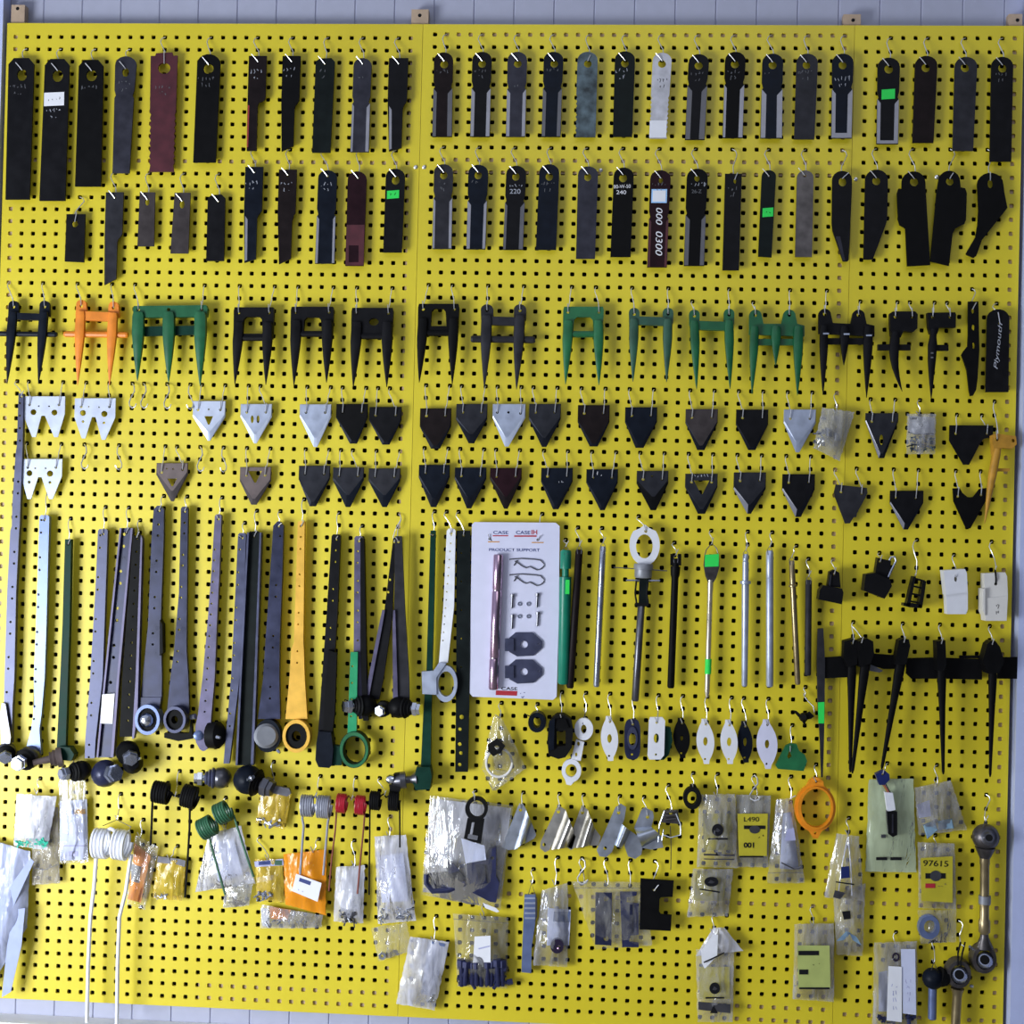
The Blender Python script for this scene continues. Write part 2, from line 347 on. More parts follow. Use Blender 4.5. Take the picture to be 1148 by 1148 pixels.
mb = N(nt, 'ShaderNodeMath', operation='MULTIPLY_ADD'); mb.inputs[1].default_value = .35; L(sx.outputs['Z'], mb.inputs[0]); L(ma.outputs[0], mb.inputs[2])
mr = N(nt, 'ShaderNodeMapRange', interpolation_type='SMOOTHSTEP'); mr.inputs['From Min'].default_value = -.25; mr.inputs['From Max'].default_value = .75; mr.inputs['To Min'].default_value = .08; mr.inputs['To Max'].default_value = .60
L(mb.outputs[0], mr.inputs['Value']); L(mr.outputs['Result'], bg.inputs[1])
sc = bpy.context.scene; sc.view_settings.view_transform = 'Standard'; sc.view_settings.look = 'None'; sc.cycles.transparent_max_bounces = 24
# ---------------------------------------------------------------- chopper blades
def arc_top(xl, xr, y, h, n=9):
    cx, r = (xl + xr) / 2, (xr - xl) / 2
    return [(cx - r * math.cos(PI * i / n), y + h - h * math.sin(PI * i / n)) for i in range(n + 1)]
GB1, GB2 = 'blades hanging in the top row', 'blades hanging in the second row'
def blade(grp, label, mat, xlt, xrt, yt, xlb, xrb, yb, top='r', hole=None, ed=None, st=None, mk=None, stk=None, out=None, tb=0, hang=None, pg=None, tip=(-7, -8), sg=1, ser=None, red=None):
    L = lambda y: lerp(xlt, xlb, (y - yt) / (yb - yt)); Rr = lambda y: lerp(xrt, xrb, (y - yt) / (yb - yt))
    d, t = .014, .0042; w = xrt - xlt
    if not out:
        if top == 'r': o = arc_top(xlt, xrt, yt, w * .42)
        elif top == 'c': o = [(L(yt + 7), yt + 7), (xlt + 6, yt), (xrt - 6, yt), (Rr(yt + 7), yt + 7)]
        elif top == 'q': o = [(L(yt + 4), yt + 4), (xlt + 4, yt + .6), (xrt - 4, yt), (Rr(yt + 4), yt + 4)]
        elif top == 'n': o = [(L(yt + 7), yt + 4), (xlt + 5, yt + 4), (xlt + 6, yt + 1), (xrt - 6, yt), (xrt - 5, yt + 4), (xrt, yt + 3.5)]
        else: o = [(xlt, yt), (xrt, yt)]
        ys, nk = (ed[0], 1.8) if ed else (None, 0)
        rt_, lf = [], []
        if ys and nk:
            rt_ = [(Rr(ys - 9) - .2, ys - 9), (Rr(ys - 3) - nk, ys - 3), (Rr(ys) - .3, ys)]; lf = [(L(ys) + .3, ys), (L(ys - 3) + nk, ys - 3), (L(ys - 9) + .2, ys - 9)]
        if st:
            xs_ = xrb + .026 * (yb - st[1] - 5); rt_ = [(xrt - .026 * (st[1] - yt) - .3, st[1] - 1), (xrt - .026 * (st[1] - yt) - 2.2, st[1] + 2), (xs_ + 1.5, st[1] + 4), (xs_, st[1] + 8)]
            lf = [(xlt - .03 * (st[1] - yt), st[1])]
        if ser:
            n = 9; y0 = lerp(yt, yb, .5); pts = []
            for i in range(n):
                a = lerp(y0, yb - 3, i / n); pts += [(Rr(a), a), (Rr(a + 3) - 1.3, a + 3)]
            if 'r' in ser: rt_ = pts
            if 'l' in ser: lf = [(L(y) + (Rr(y) - x), y) for x, y in reversed(pts)]
        o = o + rt_ + [(xrb, yb - tb)] + [(xlb, yb)] + lf
    else: o = out
    holes = []
    if hole: holes.append(circ(hole[0], hole[1], hole[2], hole[3] if len(hole) > 3 else hole[2], 14))
    hx, hy = hang or ((hole[0], hole[1] - (hole[3] if len(hole) > 3 else hole[2]) + .6) if hole else ((xlt + xrt) / 2, yt + 6))
    if not hole or hang: holes.append(circ(hx, hy + .3, 1.5, 1.5, 8))
    p0 = W(hx, hy, d)
    k = B().plate(o, d, t, holes).obj('chopper_blade', mat, None, False, p0); tag(k, label, 'blade', grp)
    D = d + t
    if ed:
        ys, wl, wr, wb, em = ed
        if wl: B().plate([(L(ys) + .3, ys - 1), (L(ys) + wl, ys + wl * .9), (L(yb) + wl, yb - .6), (L(yb) + .4, yb - .6)], D, .0004).obj('cutting_edge', em, k)
        if wr: B().plate([(Rr(ys) - .3, ys - 1), (Rr(ys) - wr, ys + wr * .9), (Rr(yb) - wr, yb - .6), (Rr(yb) - .4, yb - .6)], D, .0004).obj('cutting_edge', em, k)
        if wb: B().plate([(xlb + wl, yb - wb), (xrb - wr, yb - wb), (xrb - wr, yb - .5), (xlb + wl, yb - .5)], D, .0004).obj('cutting_edge', em, k)
    if st and st[0] == 'R' and len(st) > 3 and st[3]:
        em = st[3]; y0 = st[1] + 5; B().plate([(L(y0) + .3, y0), (L(y0) + 3, y0 + 4), (xlb + 3, yb - 3), (xlb + .3, yb - 2)], D, .0004).obj('cutting_edge', em, k)
    if red: B().plate([(L(118) + .2, 118), (L(118) + 1.8, 118), (xlb + 1.6, yb - 4), (xlb + .2, yb - 4)], D, .0004).obj('cutting_edge', 'red_edge', k)
    if mk: scribble(k, mk[0], mk[1], mk[2], mk[3], mk[4] if len(mk) > 4 else 'mark_dim', D, seed=int(xlt * 7))
    if stk:
        x0, x1, y0, y1, sm = stk[:5]; B().plate([(x0, y0 + 1), (x1, y0), (x1 - .3, y1 - 1), (x0 - .3, y1)], D + .0001, .0005).obj('price_sticker', sm, k)
        if len(stk) > 5: scribble(k, (x0 + x1) / 2, (y0 + y1) / 2, (x1 - x0) * .7, 1, stk[5], D + .0006, 4, seed=int(x0))
    hook('wire hook holding the ' + label, pg or (hx + 2, hy - 27), (hx, hy), d, D, tip, 1.0, sg)
    return k
A = lambda *a, **k: blade(GB1, *a, **k)
A('plain black square-cut blade at the far left, top row', 'black', 9.6, 38.4, 65, 6, 33, 223.6, 'c', (24.5, 84, 5.6, 6.6), mk=(20, 97, 20, 2))
k = A('long black blade with white price sticker, top row', 'black', 50.5, 78, 66, 44, 73, 225, 'c', (64.5, 85, 6, 6.8), stk=(49.5, 72, 103, 119, 'paper', 'ink'), mk=(60, 123, 17, 2, 'mark'))
A('plain black blade between sticker blade and slate blade, top row', 'soot', 88.5, 116, 67, 84, 113, 209, 'c', (102.5, 84.6, 6, 6.4), mk=(100, 98, 20, 1))
A('slate grey blade with keyhole slot, top row', 'slate', 129, 153, 63, 126, 145, 194, 'r', (140.7, 81, 4, 5), mk=(139, 93, 15, 2), ed=(110, 0, 0, 0, 'edge'))
k = A('dark red flat blade with split eye, top row', 'maroon', 169, 199, 58.6, 167, 195, 192.5, 'n', (184, 76.5, 7, 6.4), mk=(182, 98, 20, 2), ser='lr', tip=(0, -14))
A('plain black round-topped blade beside the dark red blade', 'soot', 221, 247, 60.6, 216.5, 241.7, 182, 'r', (233.7, 77, 5.8), mk=(231, 88, 20, 2))
A('dark twisted blade with red edge, top row', 'brownblk', 279, 299, 62.6, 276.5, 287.3, 169, 's', st=('R', 111, 8), mk=(287, 80, 15, 2, 'mark'), red=1)
A('black twisted narrow blade with angled tip, top row', 'soot', 316.8, 337, 62.6, 315.6, 328.7, 169.7, 's', st=('R', 113.5, 8), mk=(324, 77, 15, 2, 'mark'), tb=6)
A('greenish black straight blade beside the grey twisted blade', 'greenblk', 354, 375.5, 65, 350, 370.4, 171, 'q', mk=(362, 79, 10, 2), hang=(364, 71))
A('grey twisted blade with pale lower edges, top row', 'slate', 396.4, 416.5, 65, 392.6, 413.5, 170.5, 'r', ed=(117, 2.5, 4, 0, 'edge'), mk=(405, 86, 10, 1))
A('black twisted blade with pale left edge, top row', 'black', 436, 457.7, 65, 436, 450, 169.7, 's', st=('R', 114, 8, 'edge'), tb=4)
T2 = 'edge'
A('brown-black dull-edged blade, first right of the joint', 'brownblk', 486.5, 508, 58.6, 484.5, 506.7, 153.3, 'r', (498, 72, 4.6), ed=(100, 4, 5.5, 0, 'edge_dk'), mk=(496, 80, 15, 1))
A('black bright-edged blade, second right of joint, top row', 'black', 529.5, 551.4, 58, 527, 549, 153.3, 'r', (540.5, 71.5, 4.4), ed=(100, 4, 4.5, 0, T2), mk=(539, 79, 16, 2))
A('grey-faced blade with bright edges, top row', 'slate', 569, 591, 58, 567, 588.8, 153.3, 'r', (580.5, 71.5, 4.4), ed=(101, 4, 4, 0, T2), mk=(578, 97, 8, 1))
A('black blade with grey edges left of the worn bluish blade', 'blueblk', 609.5, 631.7, 58, 607, 628.5, 153.3, 'r', (621.4, 71.5, 4.4), ed=(100, 4, 4.5, 0, 'edge_dk'), mk=(619, 78, 16, 1))
A('worn bluish steel blade with serrated side, top row', 'teal_worn', 647.4, 670, 58, 644.8, 667.6, 153.6, 'r', (659, 71.5, 4.4), ser='l', tip=(3, -6))
A('plain black blade beside the white blade, top row', 'greenblk', 689.3, 712, 57.4, 687, 708.7, 153.3, 'r', (700.6, 71, 4.4), mk=(697, 79, 16, 2, 'mark'))
k = A('white painted blade with black writing, serrated sides', 'white_worn', 731.8, 753, 59, 728, 747.7, 155, 'r', (742.2, 71.5, 4.6), ser='lr')
scribble(k, 742, 90, 14, 2, 'ink', .0182, 4.5, 3); B().plate([(728.5, 135), (747.5, 135), (746.8, 154), (727.8, 154)], .0182, .0004).obj('paper_label', 'paper', k)
A('black blade with dull edges right of the white blade', 'black', 772, 795, 60.6, 768, 790, 156.6, 'r', (783.3, 73.5, 4.6), ed=(97, 5.5, 6.5, 0, 'edge_dk'), mk=(782, 82, 16, 2))
A('black thin bright-edged blade, second right of white blade', 'soot', 813, 836, 58, 810, 832.7, 154.6, 'r', (824, 72, 4.6), ed=(96, 3, 5, 0, T2), mk=(822, 80, 16, 2))
A('narrow-waisted black blade with wide bright edges, top row', 'blueblk', 854.7, 878, 60, 852.5, 877, 155, 'r', (866.3, 73, 4.6), ed=(101, 5.5, 6.5, 0, T2), mk=(860, 81, 10, 1))
A('plain charcoal blade between two bright-edged blades, top row', 'char', 893, 917, 60, 890.4, 913, 156, 'r', (904.2, 73, 4.4), mk=(903, 81, 17, 2))
k = A('black blade framed in bright metal with chalk writing, top row', 'blueblk', 933, 957, 60, 931.8, 955, 155, 'r', (944.8, 73, 4.6), ed=(101, 4.5, 5.5, 6, T2))
scribble(k, 944, 88, 19, 2, 'mark', .0182, 6, 5)
A('bright-framed blade with green sticker, top row', 'black', 984, 1009, 64.5, 982.6, 1007, 161.4, 'r', (996.5, 77.5, 5), ed=(112, 4, 5, 4, T2), stk=(988.5, 1003.5, 99.5, 111.5, 'sticker'))
A('plain dark blade right of the green-sticker blade, top row', 'brownblk', 1026, 1051, 62.5, 1023, 1046.6, 160, 'r', (1038, 76, 4.8))
A('charcoal longer blade, second from right end, top row', 'char', 1070.5, 1095.6, 63.6, 1068, 1091, 169, 'r', (1082, 76, 4.8))
A('longest black blade at the right end, top row', 'black', 1111.4, 1136, 63.6, 1109.6, 1133.8, 181, 'r', (1123.9, 76.5, 4.8), mk=(1122, 83, 14, 2))
A = lambda *a, **k: blade(GB2, *a, **k)
A('small black tag-like blade hanging lowest at the left', 'black', 74.5, 95.5, 240, 72.5, 94, 293, 's', (84, 251, 3.6), tip=(2, -10), tb=-1, sg=-1)
A('long twisted charcoal blade with slanting tip, second row', 'char', 118.7, 138.4, 215.5, 117, 130, 319.5, 's', st=('R', 263.5, 8), tb=7)
A('short greyish-brown blade with square top, second row', 'taupe', 156.6, 173.7, 215.5, 154, 172.5, 276, 's', (165, 226.5, 2.6, 4))
A('short greyish-brown blade with oval slot, second row', 'taupe', 195.7, 213.4, 216, 191, 211, 284, 's', (204, 229, 3, 4.6))
A('short wide black blade with chipped right edge, second row', 'black', 233, 252.5, 218, 231, 251, 292.5, 'q', hang=(244.5, 225.5))
A('black twisted blade with pale left edge and blue writing, second row', 'blueblk', 275, 295, 187, 274, 286.7, 294.5, 's', st=('R', 237, 8, 'edge'), mk=(282, 205, 15, 2, 'mark'), tb=4)
A('dark twisted blade with scuffed top corner, second row', 'brownblk', 312.7, 332.7, 190, 312.7, 326, 296, 's', st=('R', 239.5, 7), mk=(321, 205, 15, 2, 'mark'), tb=6)
A('blue-black blade with pale edges beside the dark red second-row blade', 'blueblk', 356.7, 377.7, 190.7, 353, 375, 295.5, 'r', ed=(243, 3, 3, 0, T2), mk=(366, 206, 15, 2, 'mark'), hang=(367, 197))
k = A('two-tone dark red blade left of the panel joint, second row', 'maroon_dk', 389.8, 411, 192, 387, 407.5, 298, 'r', hang=(401, 199))
B().plate([(388.7, 252), (408.6, 252), (407.6, 297.5), (387.2, 297.5)], .0182, .0003, [[(391, 275), (402, 275), (402, 294), (391, 294)]]).obj('paint_patch', 'maroon', k)
A('black blade with green sticker under its eye, left panel', 'black', 432.5, 454, 189, 429.5, 450.4, 283, 'r', (443.5, 202, 4.4, 5), stk=(434, 447.5, 213, 223, 'sticker', 'ink'))
A('dark blade with thin pale edges, first right of joint, second row', 'char', 486.5, 508, 184, 484.5, 506.3, 279, 'r', (497.4, 196.5, 4.2, 4.6), ed=(223, 2.5, 3.5, 0, T2), mk=(496, 205, 10, 2))
A('blue-black blade with pale edges, second right of joint, second row', 'blueblk', 525, 547.5, 184.6, 522.6, 544.2, 279.4, 'r', (536, 196.5, 4.2, 4.6), ed=(226, 4, 3.5, 0, T2), mk=(532, 204, 10, 1))
k = A('black blade with chalk figures and grey right edge, second row', 'black', 567.5, 590, 185.7, 563.8, 586.5, 280, 'r', (578.3, 198, 4.2, 4.6), ed=(228, 3, 5, 0, 'edge_dk'))
scribble(k, 578, 208, 17, 1, 'mark', .0182, 3, 11); text(k, '220', 577.5, 214.5, 5.2, 'mark', .0182, 0, 12, 'paint_marking')
A('plain black blade, fourth right of the joint, second row', 'blueblk', 604.5, 627, 184, 600.7, 623.4, 280, 'r', (615.8, 198, 4.2, 4.6), mk=(614, 206, 17, 2))
A('plain grey-violet blade beside a bright screw, second row', 'slate', 648, 670.5, 186.4, 645.7, 667, 290, 'r', (659, 198.5, 4, 4.6))
k = A('plain black blade with two lines of white figures, second row', 'soot', 688, 710.5, 187.7, 684.3, 707, 288, 'r', (698.6, 199.5, 4.4, 4.8))
text(k, '80-W-50', 697.5, 209, 4, 'mark_w', .0182, -2, 19, 'paint_marking'); text(k, '240', 696.5, 215.5, 4.4, 'mark_w', .0182, 0, 11, 'paint_marking')
k = A('dark red blade with white vertical numerals and blue-rimmed label', 'maroon_dk', 729, 752, 190.7, 725.5, 747.7, 299.6, 'r', (741, 202, 2.4, 3.4), ed=(246, 3, 3, 0, 'maroon'), mk=(739, 206, 17, 2))
B().plate([(730.5, 212), (748, 212), (747.5, 227.5), (730, 227.5)], .0182, .0003).obj('label_border', 'cyan', k); B().plate([(732, 213.5), (746.5, 213.5), (746, 226), (731.5, 226)], .0185, .0004).obj('paper_label', 'paper', k)
text(k, '000', 739, 242.5, 7, 'mark_w', .0182, 91, 19, 'paint_marking', 0, .2); text(k, '0300', 738.8, 273, 7.5, 'mark_w', .0182, 91, 27, 'paint_marking', 0, .2)
k = A('black blade with wide dull edges right of the numbered red blade', 'soot', 770, 793.5, 189, 766.6, 789.5, 298, 'r', (781.5, 200, 3, 3.6), ed=(242, 5, 5, 0, 'edge_dk'), mk=(783, 207, 18, 1, 'mark'))
text(k, '26-Z', 781, 214.5, 4, 'mark_dim', .0182, 0, 11, 'paint_marking')
A('square-topped narrow black blade, second row', 'black', 813, 831.7, 194.7, 810, 828.5, 303, 's', (824, 203, 1.6, 3), tip=(3, -7), sg=-1, mk=(821, 211, 13, 2))
A('slim black blade with green sticker at mid-length', 'greenblk', 854, 870, 190.7, 850, 865, 287.5, 'r', hang=(862, 197), stk=(855, 867, 232.5, 243.5, 'sticker', 'ink'), tb=-1)
A('bare gunmetal blade with twin top holes, second row', 'gunmetal', 893.5, 912, 191, 891.4, 910.3, 288, 'r', (902, 197, 2, 1.6))
k = A('pointed black blade slanting in from the left, by the right joint', 'black', 933, 955, 191.5, 932, 951, 292, hole=(944.6, 204, 4.4, 5), sg=-1, tip=(7, -6), out=arc_top(933, 955.3, 191.5, 10) + [(955, 215), (951.6, 291.5), (950, 293), (945, 293), (933.5, 259), (932.5, 250)])
B().plate([(937, 265), (942, 265), (947.5, 292), (945, 292)], .0182, .0003).obj('cutting_edge', 'slate', k)
A('pointed black blade slanting in from the right, past the joint', 'black', 970, 995.5, 190, 968, 979, 291, hole=(982.6, 203, 4.6), out=arc_top(970, 995.5, 190, 11) + [(994.7, 246), (993, 252), (978.5, 291), (968, 291)])
A('black paddle blade stepped out on its left side', 'soot', 1011, 1037, 192, 1017, 1043, 298, hole=(1025, 204, 4.8), out=arc_top(1011, 1037.5, 192, 12) + [(1038, 215), (1043, 297), (1017, 298.5), (1015, 256), (1008.5, 252), (1007, 247), (1005.5, 217), (1006.5, 213), (1011, 211.5)])
A('black paddle blade stepped out on its right side', 'soot', 1052, 1076, 191.3, 1043, 1064, 298, hole=(1065, 203.5, 4.4), sg=-1, tip=(4, -6), out=arc_top(1052, 1076.5, 191.3, 12) + [(1077, 210), (1082, 211), (1084, 216), (1083, 247), (1081, 251), (1071, 256), (1068, 262), (1064, 298), (1043, 293), (1050, 216)])
A('black bent hockey-stick blade at the right end, second row', 'soot', 1095.6, 1125, 193.6, 1083, 1093, 288, hole=(1110.3, 206, 3, 5), sg=-1, tip=(0, -9), pg=(1112, 172), out=arc_top(1095.6, 1125, 193.6, 13) + [(1126, 215), (1129.5, 233), (1116, 250), (1101, 269), (1094.5, 287), (1091.5, 289), (1083.5, 285.5), (1083, 284), (1093.5, 266), (1096, 252), (1097, 235)])

# ---------------------------------------------------------------- knife sections
GS1, GS2 = 'knife sections in the upper section row', 'knife sections in the lower section row'
def section(grp, label, mat, xl, xr, yt, ysh, tip, flat=3.0, holes=(), bev='sec_bevel', bp=6.0, left=None, hk=None, dbl=None, out=None, short=None, hdy=9, skipb=False):
    d, t = .014, .0034; s = -.026 * (ysh - yt)
    if out: o = out; inner = None
    elif dbl:
        t1, nt_, t2 = dbl
        o = [(xl, yt), (xr, yt), (xr + s, ysh), (t2[0] + 2, t2[1]), (t2[0] - 2, t2[1]), (nt_[0] + 2, nt_[1]), (nt_[0] - 2, nt_[1]), (t1[0] + 2, t1[1]), (t1[0] - 2, t1[1]), (xl + s, ysh)]; inner = None
    else:
        o = [(xl, yt), (xr, yt), (xr + s, ysh), (tip[0] + flat, tip[1]), (tip[0] - flat, tip[1]), (xl + s, ysh)]
        b2 = bp
        inner = [(xl + .5, yt + .5), (xr - .5, yt + .5), (xr + s - .8, ysh - b2 * .35), (tip[0] + flat * .3 + .6, tip[1] - b2 * 1.7), (tip[0] - flat * .3 - .6, tip[1] - b2 * 1.7), (xl + s + .8, ysh - b2 * .35)]
    hk = hk or [(xl + 7, yt + hdy), (xr - 7, yt + hdy)]
    hl = [circ(x, y + .4, 1.6, 1.6, 8) for x, y in hk] + [list(h) for h in holes]
    p0 = W((xl + xr) / 2, yt, d); b = B()
    if inner: b.plate(o, d, t, hl, inner, t * .55, skip=(2, 3, 4))
    else: b.plate(o, d, t, hl)
    k = b.obj('knife_section', mat, None, False, p0); tag(k, label, 'knife section', grp)
    if inner:
        for e in (2, 4):
            q = [W(*inner[e], d + t), W(*inner[(e + 1) % 6], d + t)]; r_ = [W(*o[(e + 1) % 6], d + t) + Vector((0, t * .45, 0)), W(*o[e], d + t) + Vector((0, t * .45, 0))]
            bb = B(); vs = q + r_; n_ = Vector((0, .0008, 0)); bb.add(vs + [p + n_ for p in vs], [(0, 1, 2, 3), (4, 5, 6, 7), (0, 1, 5, 4), (1, 2, 6, 5), (2, 3, 7, 6), (3, 0, 4, 7)])
            bb.obj('cutting_edge', 'edge' if (left and e == 4) else bev, k)
        q = [W(*inner[3], d + t), W(*inner[4], d + t), W(*o[4], d + t) + Vector((0, t * .45, 0)), W(*o[3], d + t) + Vector((0, t * .45, 0))]
        B().add(q + [p + Vector((0, .0008, 0)) for p in q], [(0, 1, 2, 3), (4, 5, 6, 7), (0, 1, 5, 4), (1, 2, 6, 5), (2, 3, 7, 6), (3, 0, 4, 7)]).obj('cutting_edge', bev, k)
    for n, (x, y) in zip(('left', 'right') if len(hk) > 1 else ('',), hk):
        hook((n + ' wire hook of the ' + label).strip(), (x, y - 27), (x, y), d, d + t, (1.0, -10) if n == 'left' else (.8, -10), .25, 1)
    return k
def tri(x0, x1, y0, xt, yt_): return [(x0, y0), (x1, y0), (xt + 1, yt_), (xt - 1, yt_)]
S = lambda *a, **k: section(GS1, *a, **k)
cs = lambda *pts: [circ(x, y, r, r, 10) for x, y, r in pts]
S('bright double-toothed section hooked at the far left, upper row', 'silver_w', 26, 73, 444.4, 464, None, dbl=((38, 490), (48.3, 466), (62.7, 490)), holes=cs((37.5, 462, 3.4), (61, 462.5, 3.4), (43.5, 455.3, 1), (55, 455.5, 1)))
S('bluish double-toothed section beside the empty hooks', 'silver_w', 84, 129.6, 446.6, 468, None, dbl=((93.6, 491.4), (105, 467.5), (116, 493)), holes=cs((93, 463, 3.4), (117, 464, 3.6), (93, 472.6, 1.5), (116.5, 474, 1.5), (99.5, 456, .9), (111, 456.5, .9)))
S('pale blue section with triangular hole', 'silver_w', 216.2, 252.9, 449.4, 467, (234, 494), 1.2, [tri(229, 239, 466.5, 234, 476)] + cs((234, 459, 1)), bev='silver', hk=[(222, 459), (247, 459)])
S('lilac section with two upright slots', 'silver', 269.6, 305, 452.7, 467, (286, 497), 1.5, [circ(282.7, 470, 1.7, 4.4), circ(289.3, 470, 1.7, 4.4)], bev='silver_w')
S('plain bluish silver section beside the black pair, upper row', 'silver', 336, 371.5, 453, 467, (353.5, 501), 2, bev='silver_w')
S('flat black section, left of the close pair, upper row', 'soot', 377, 412.5, 452.7, 468, (396, 497.3), 4, bp=2)
S('tilted black section just left of the panel joint, upper row', 'black', 414, 450.4, 456, 471, (432.5, 498.4), 4, bp=2)
S('ragged brown-black section just right of the joint, upper row', 'brownblk', 471, 506, 457.7, 478, (488, 503), 5, bp=2, hdy=8)
S('dark sloped-edge section left of the silver one, upper row', 'sec_gray', 511.6, 546.5, 452.7, 470, (528.4, 497), 3)
S('silver section with three small holes, middle panel', 'silver', 552.4, 589.4, 452.7, 468, (568, 500.6), 2, cs((570, 462.3, 1.4)), bev='silver_w', hk=[(557.5, 462), (583.5, 463)])
S('dark section right of the silver three-hole one', 'sec_gray', 593.3, 629, 452.7, 470, (610, 501), 2.5)
S('brownish black section standing alone under the green guard', 'brownblk', 648, 683.7, 454, 473, (665.6, 500.5), 4.5, bp=2)
S('plain black section under the dull green guard', 'blueblk', 701, 737, 456.4, 473, (717, 502), 4.5, bp=2)
S('worn charcoal section under the second open green guard', 'taupe', 768.8, 805, 458.5, 474, (785.8, 504.5), 4, bp=3)
S('plain black section under the green M-shaped guard', 'black', 825.5, 861.6, 459, 476, (843, 504.5), 4, bp=2)
S('light steel-blue section beside the clear bag of clips', 'silver', 879, 915, 458.8, 474, (894.3, 507), 2, bev='silver', hdy=10)
S('dark section with oblong slot and bright left edge', 'sec_gray', 970.5, 1007.5, 463, 472, (988.4, 513.6), 3, [circ(988.3, 493, 2.2, 6, 12)], left=1, bp=3)
S('black bracket section with an arm at its right side', 'black', 1064.6, 1113.6, 476.6, 495, None, out=[(1064.6, 476.6), (1113.6, 477), (1113, 490), (1103, 492), (1099, 497), (1086.5, 521), (1080, 521), (1064.2, 494)])
S = lambda *a, **k: section(GS2, *a, **k)
S('bright double-toothed section in the lower row at the left', 'silver_w', 24, 69.7, 514.7, 534, None, dbl=((32.7, 559.4), (44.6, 535), (57, 559.4)), holes=cs((33, 530.5, 3.4), (56, 531, 3.6), (32.7, 540.5, 1.7), (56, 541, 1.7), (39.5, 525, 1), (51, 525, 1)))
S('greyish-brown section with small triangular hole', 'brown', 175.3, 210.6, 519, 532, (193, 562), 1.5, [tri(187.5, 198.5, 536.5, 193, 545)] + cs((187, 525.5, .9), (194, 525.8, .9)), bev='taupe', bp=7, hk=[(181, 529), (204.5, 526)])
S('open brown section with large triangular hole, lower row', 'brown', 269, 304, 523.4, 539, (284.4, 565.8), 3, [tri(278, 293.5, 528, 286, 541)], bev='taupe', bp=4)
S('black section under the plain bluish silver section, lower row', 'sec_gray', 335, 370, 522, 537, (350.4, 567.6), 3.5, bp=3)
S('sloped-edge black section, middle of the trio left of the joint', 'sec_gray', 373.3, 408, 524, 538, (390, 568.5), 2.5, bev='blueblk', bp=8)
S('black pale-centred section, last left of the joint, lower row', 'char', 413.4, 448.9, 525, 539, (431, 568.5), 2.5, bev='blueblk', bp=8)
S('blue-black section, first right of the joint, lower row', 'blueblk', 469.6, 504.4, 521, 535, (486, 568.5), 3)
S('blue-black sloped-edge section above the white blister card', 'blueblk', 510, 545.4, 524, 537, (525.8, 570), 2.5, bp=7)
S('reddish-brown section in the lower row', 'maroon_dk', 549.5, 585, 524.5, 537, (567, 570.4), 2, bev='brownblk', bp=8)
k = S('black section with tiny chalk strokes on its right side', 'blueblk', 606.8, 642.3, 524.5, 540, (623, 571), 3, bp=3); scribble(k, 629, 540, 6, 1, 'mark', .0175, 4, 2)
k = S('black section with white scribble near its top edge', 'blueblk', 657.5, 693, 526, 541, (675.4, 572), 2.5, bp=3); scribble(k, 672, 531, 8, 1, 'mark_w', .0175, 6, 4)
S('dark section with bold grooved edge, lower row', 'sec_gray', 714, 749.5, 527.8, 542, (732.5, 572), 3, cs((731, 534, 1)), bp=9, bev='soot')
k = S('black section with triangular hole and white marks', 'sec_gray', 768.4, 804.8, 531, 546, (786.5, 576), 4, [tri(778, 795.4, 538.7, 786.7, 554)], bp=3)
scribble(k, 788, 533.5, 22, 1, 'mark', .0175, 4, 6)
S('charcoal section with bright left edge under the M-shaped guard', 'sec_gray', 822.8, 859, 529.5, 548, (840, 576), 2, left=1, bp=6)
S('black section with bright left edge right of its charcoal twin', 'black', 877.3, 913.9, 531.5, 549, (895, 579.6), 3, left=1, bp=5)
S('rough black section hanging askew across the right joint', 'char', 935.5, 973, 544, 560, None, out=[(937, 543), (972, 547), (972.6, 553), (961, 575), (960, 579.5), (957, 580), (953, 586.6), (947.5, 587), (936, 557), (935, 552)], hk=[(943, 551), (966, 553)])
S('black section with bright left edge on long paired hooks', 'black', 998, 1035.6, 550, 564, (1015.6, 593.6), 2.5, left=1, bp=4, hk=[(1004, 557), (1027, 558)])
S('black notched section with two raised horns', 'soot', 1068, 1106, 547, 560, None, out=[(1068, 547.5), (1076, 547), (1079, 552.5), (1085, 557.5), (1091, 557), (1098, 548), (1106, 547), (1105.5, 561), (1088, 592.3), (1083, 592.3), (1069, 562)], hk=[(1074, 556), (1100, 554.5)])

# empty hooks
for (x, y, l) in ((147, 430, 'first empty wire hook beside the bluish double section'), (160.5, 430, 'second empty wire hook beside the bluish double section'), (186.5, 431, 'empty wire hook under the three-pronged green guard'), (210, 432, 'empty wire hook just left of the pale blue section'),
                 (92, 497, 'empty wire hook under the bluish double-toothed section, left one'), (131, 498, 'empty wire hook under the bluish double-toothed section, right one'), (224, 502, 'empty wire hook right of the greyish-brown section'), (250, 502, 'empty wire hook left of the open brown section'),
                 (848.5, 873, 'empty-ended thick wire hook above the yellow card bag'), (651, 963, 'thick wire hook left of the bagged dark plates')):
    px, py = peg(x, y); b = B()
    big = x in (848.5, 651)
    q = [(0, 0, -.004), (0, 0, .006), (2, 3, .012), (2.4, 9, .014), (-1, 15, .014), (-3.5, 21, .016), (-3, 25, .02), (0, 27.5, .024), (3, 26, .026), (4.4, 22.5, .027)]
    if big: q = [(a * 1.5, c * 1.05, e) for a, c, e in q]
    if x in (210, 131, 250): q = [(-a * .9, c, e) for a, c, e in q]
    o = b.tube([W(px + a, py + c, e) for a, c, e in q], .0017 if big else .0014).obj('wire_hook', 'zinc', None, True, W(px, py)); tag(o, l, 'hook', 'empty wire peg hooks')

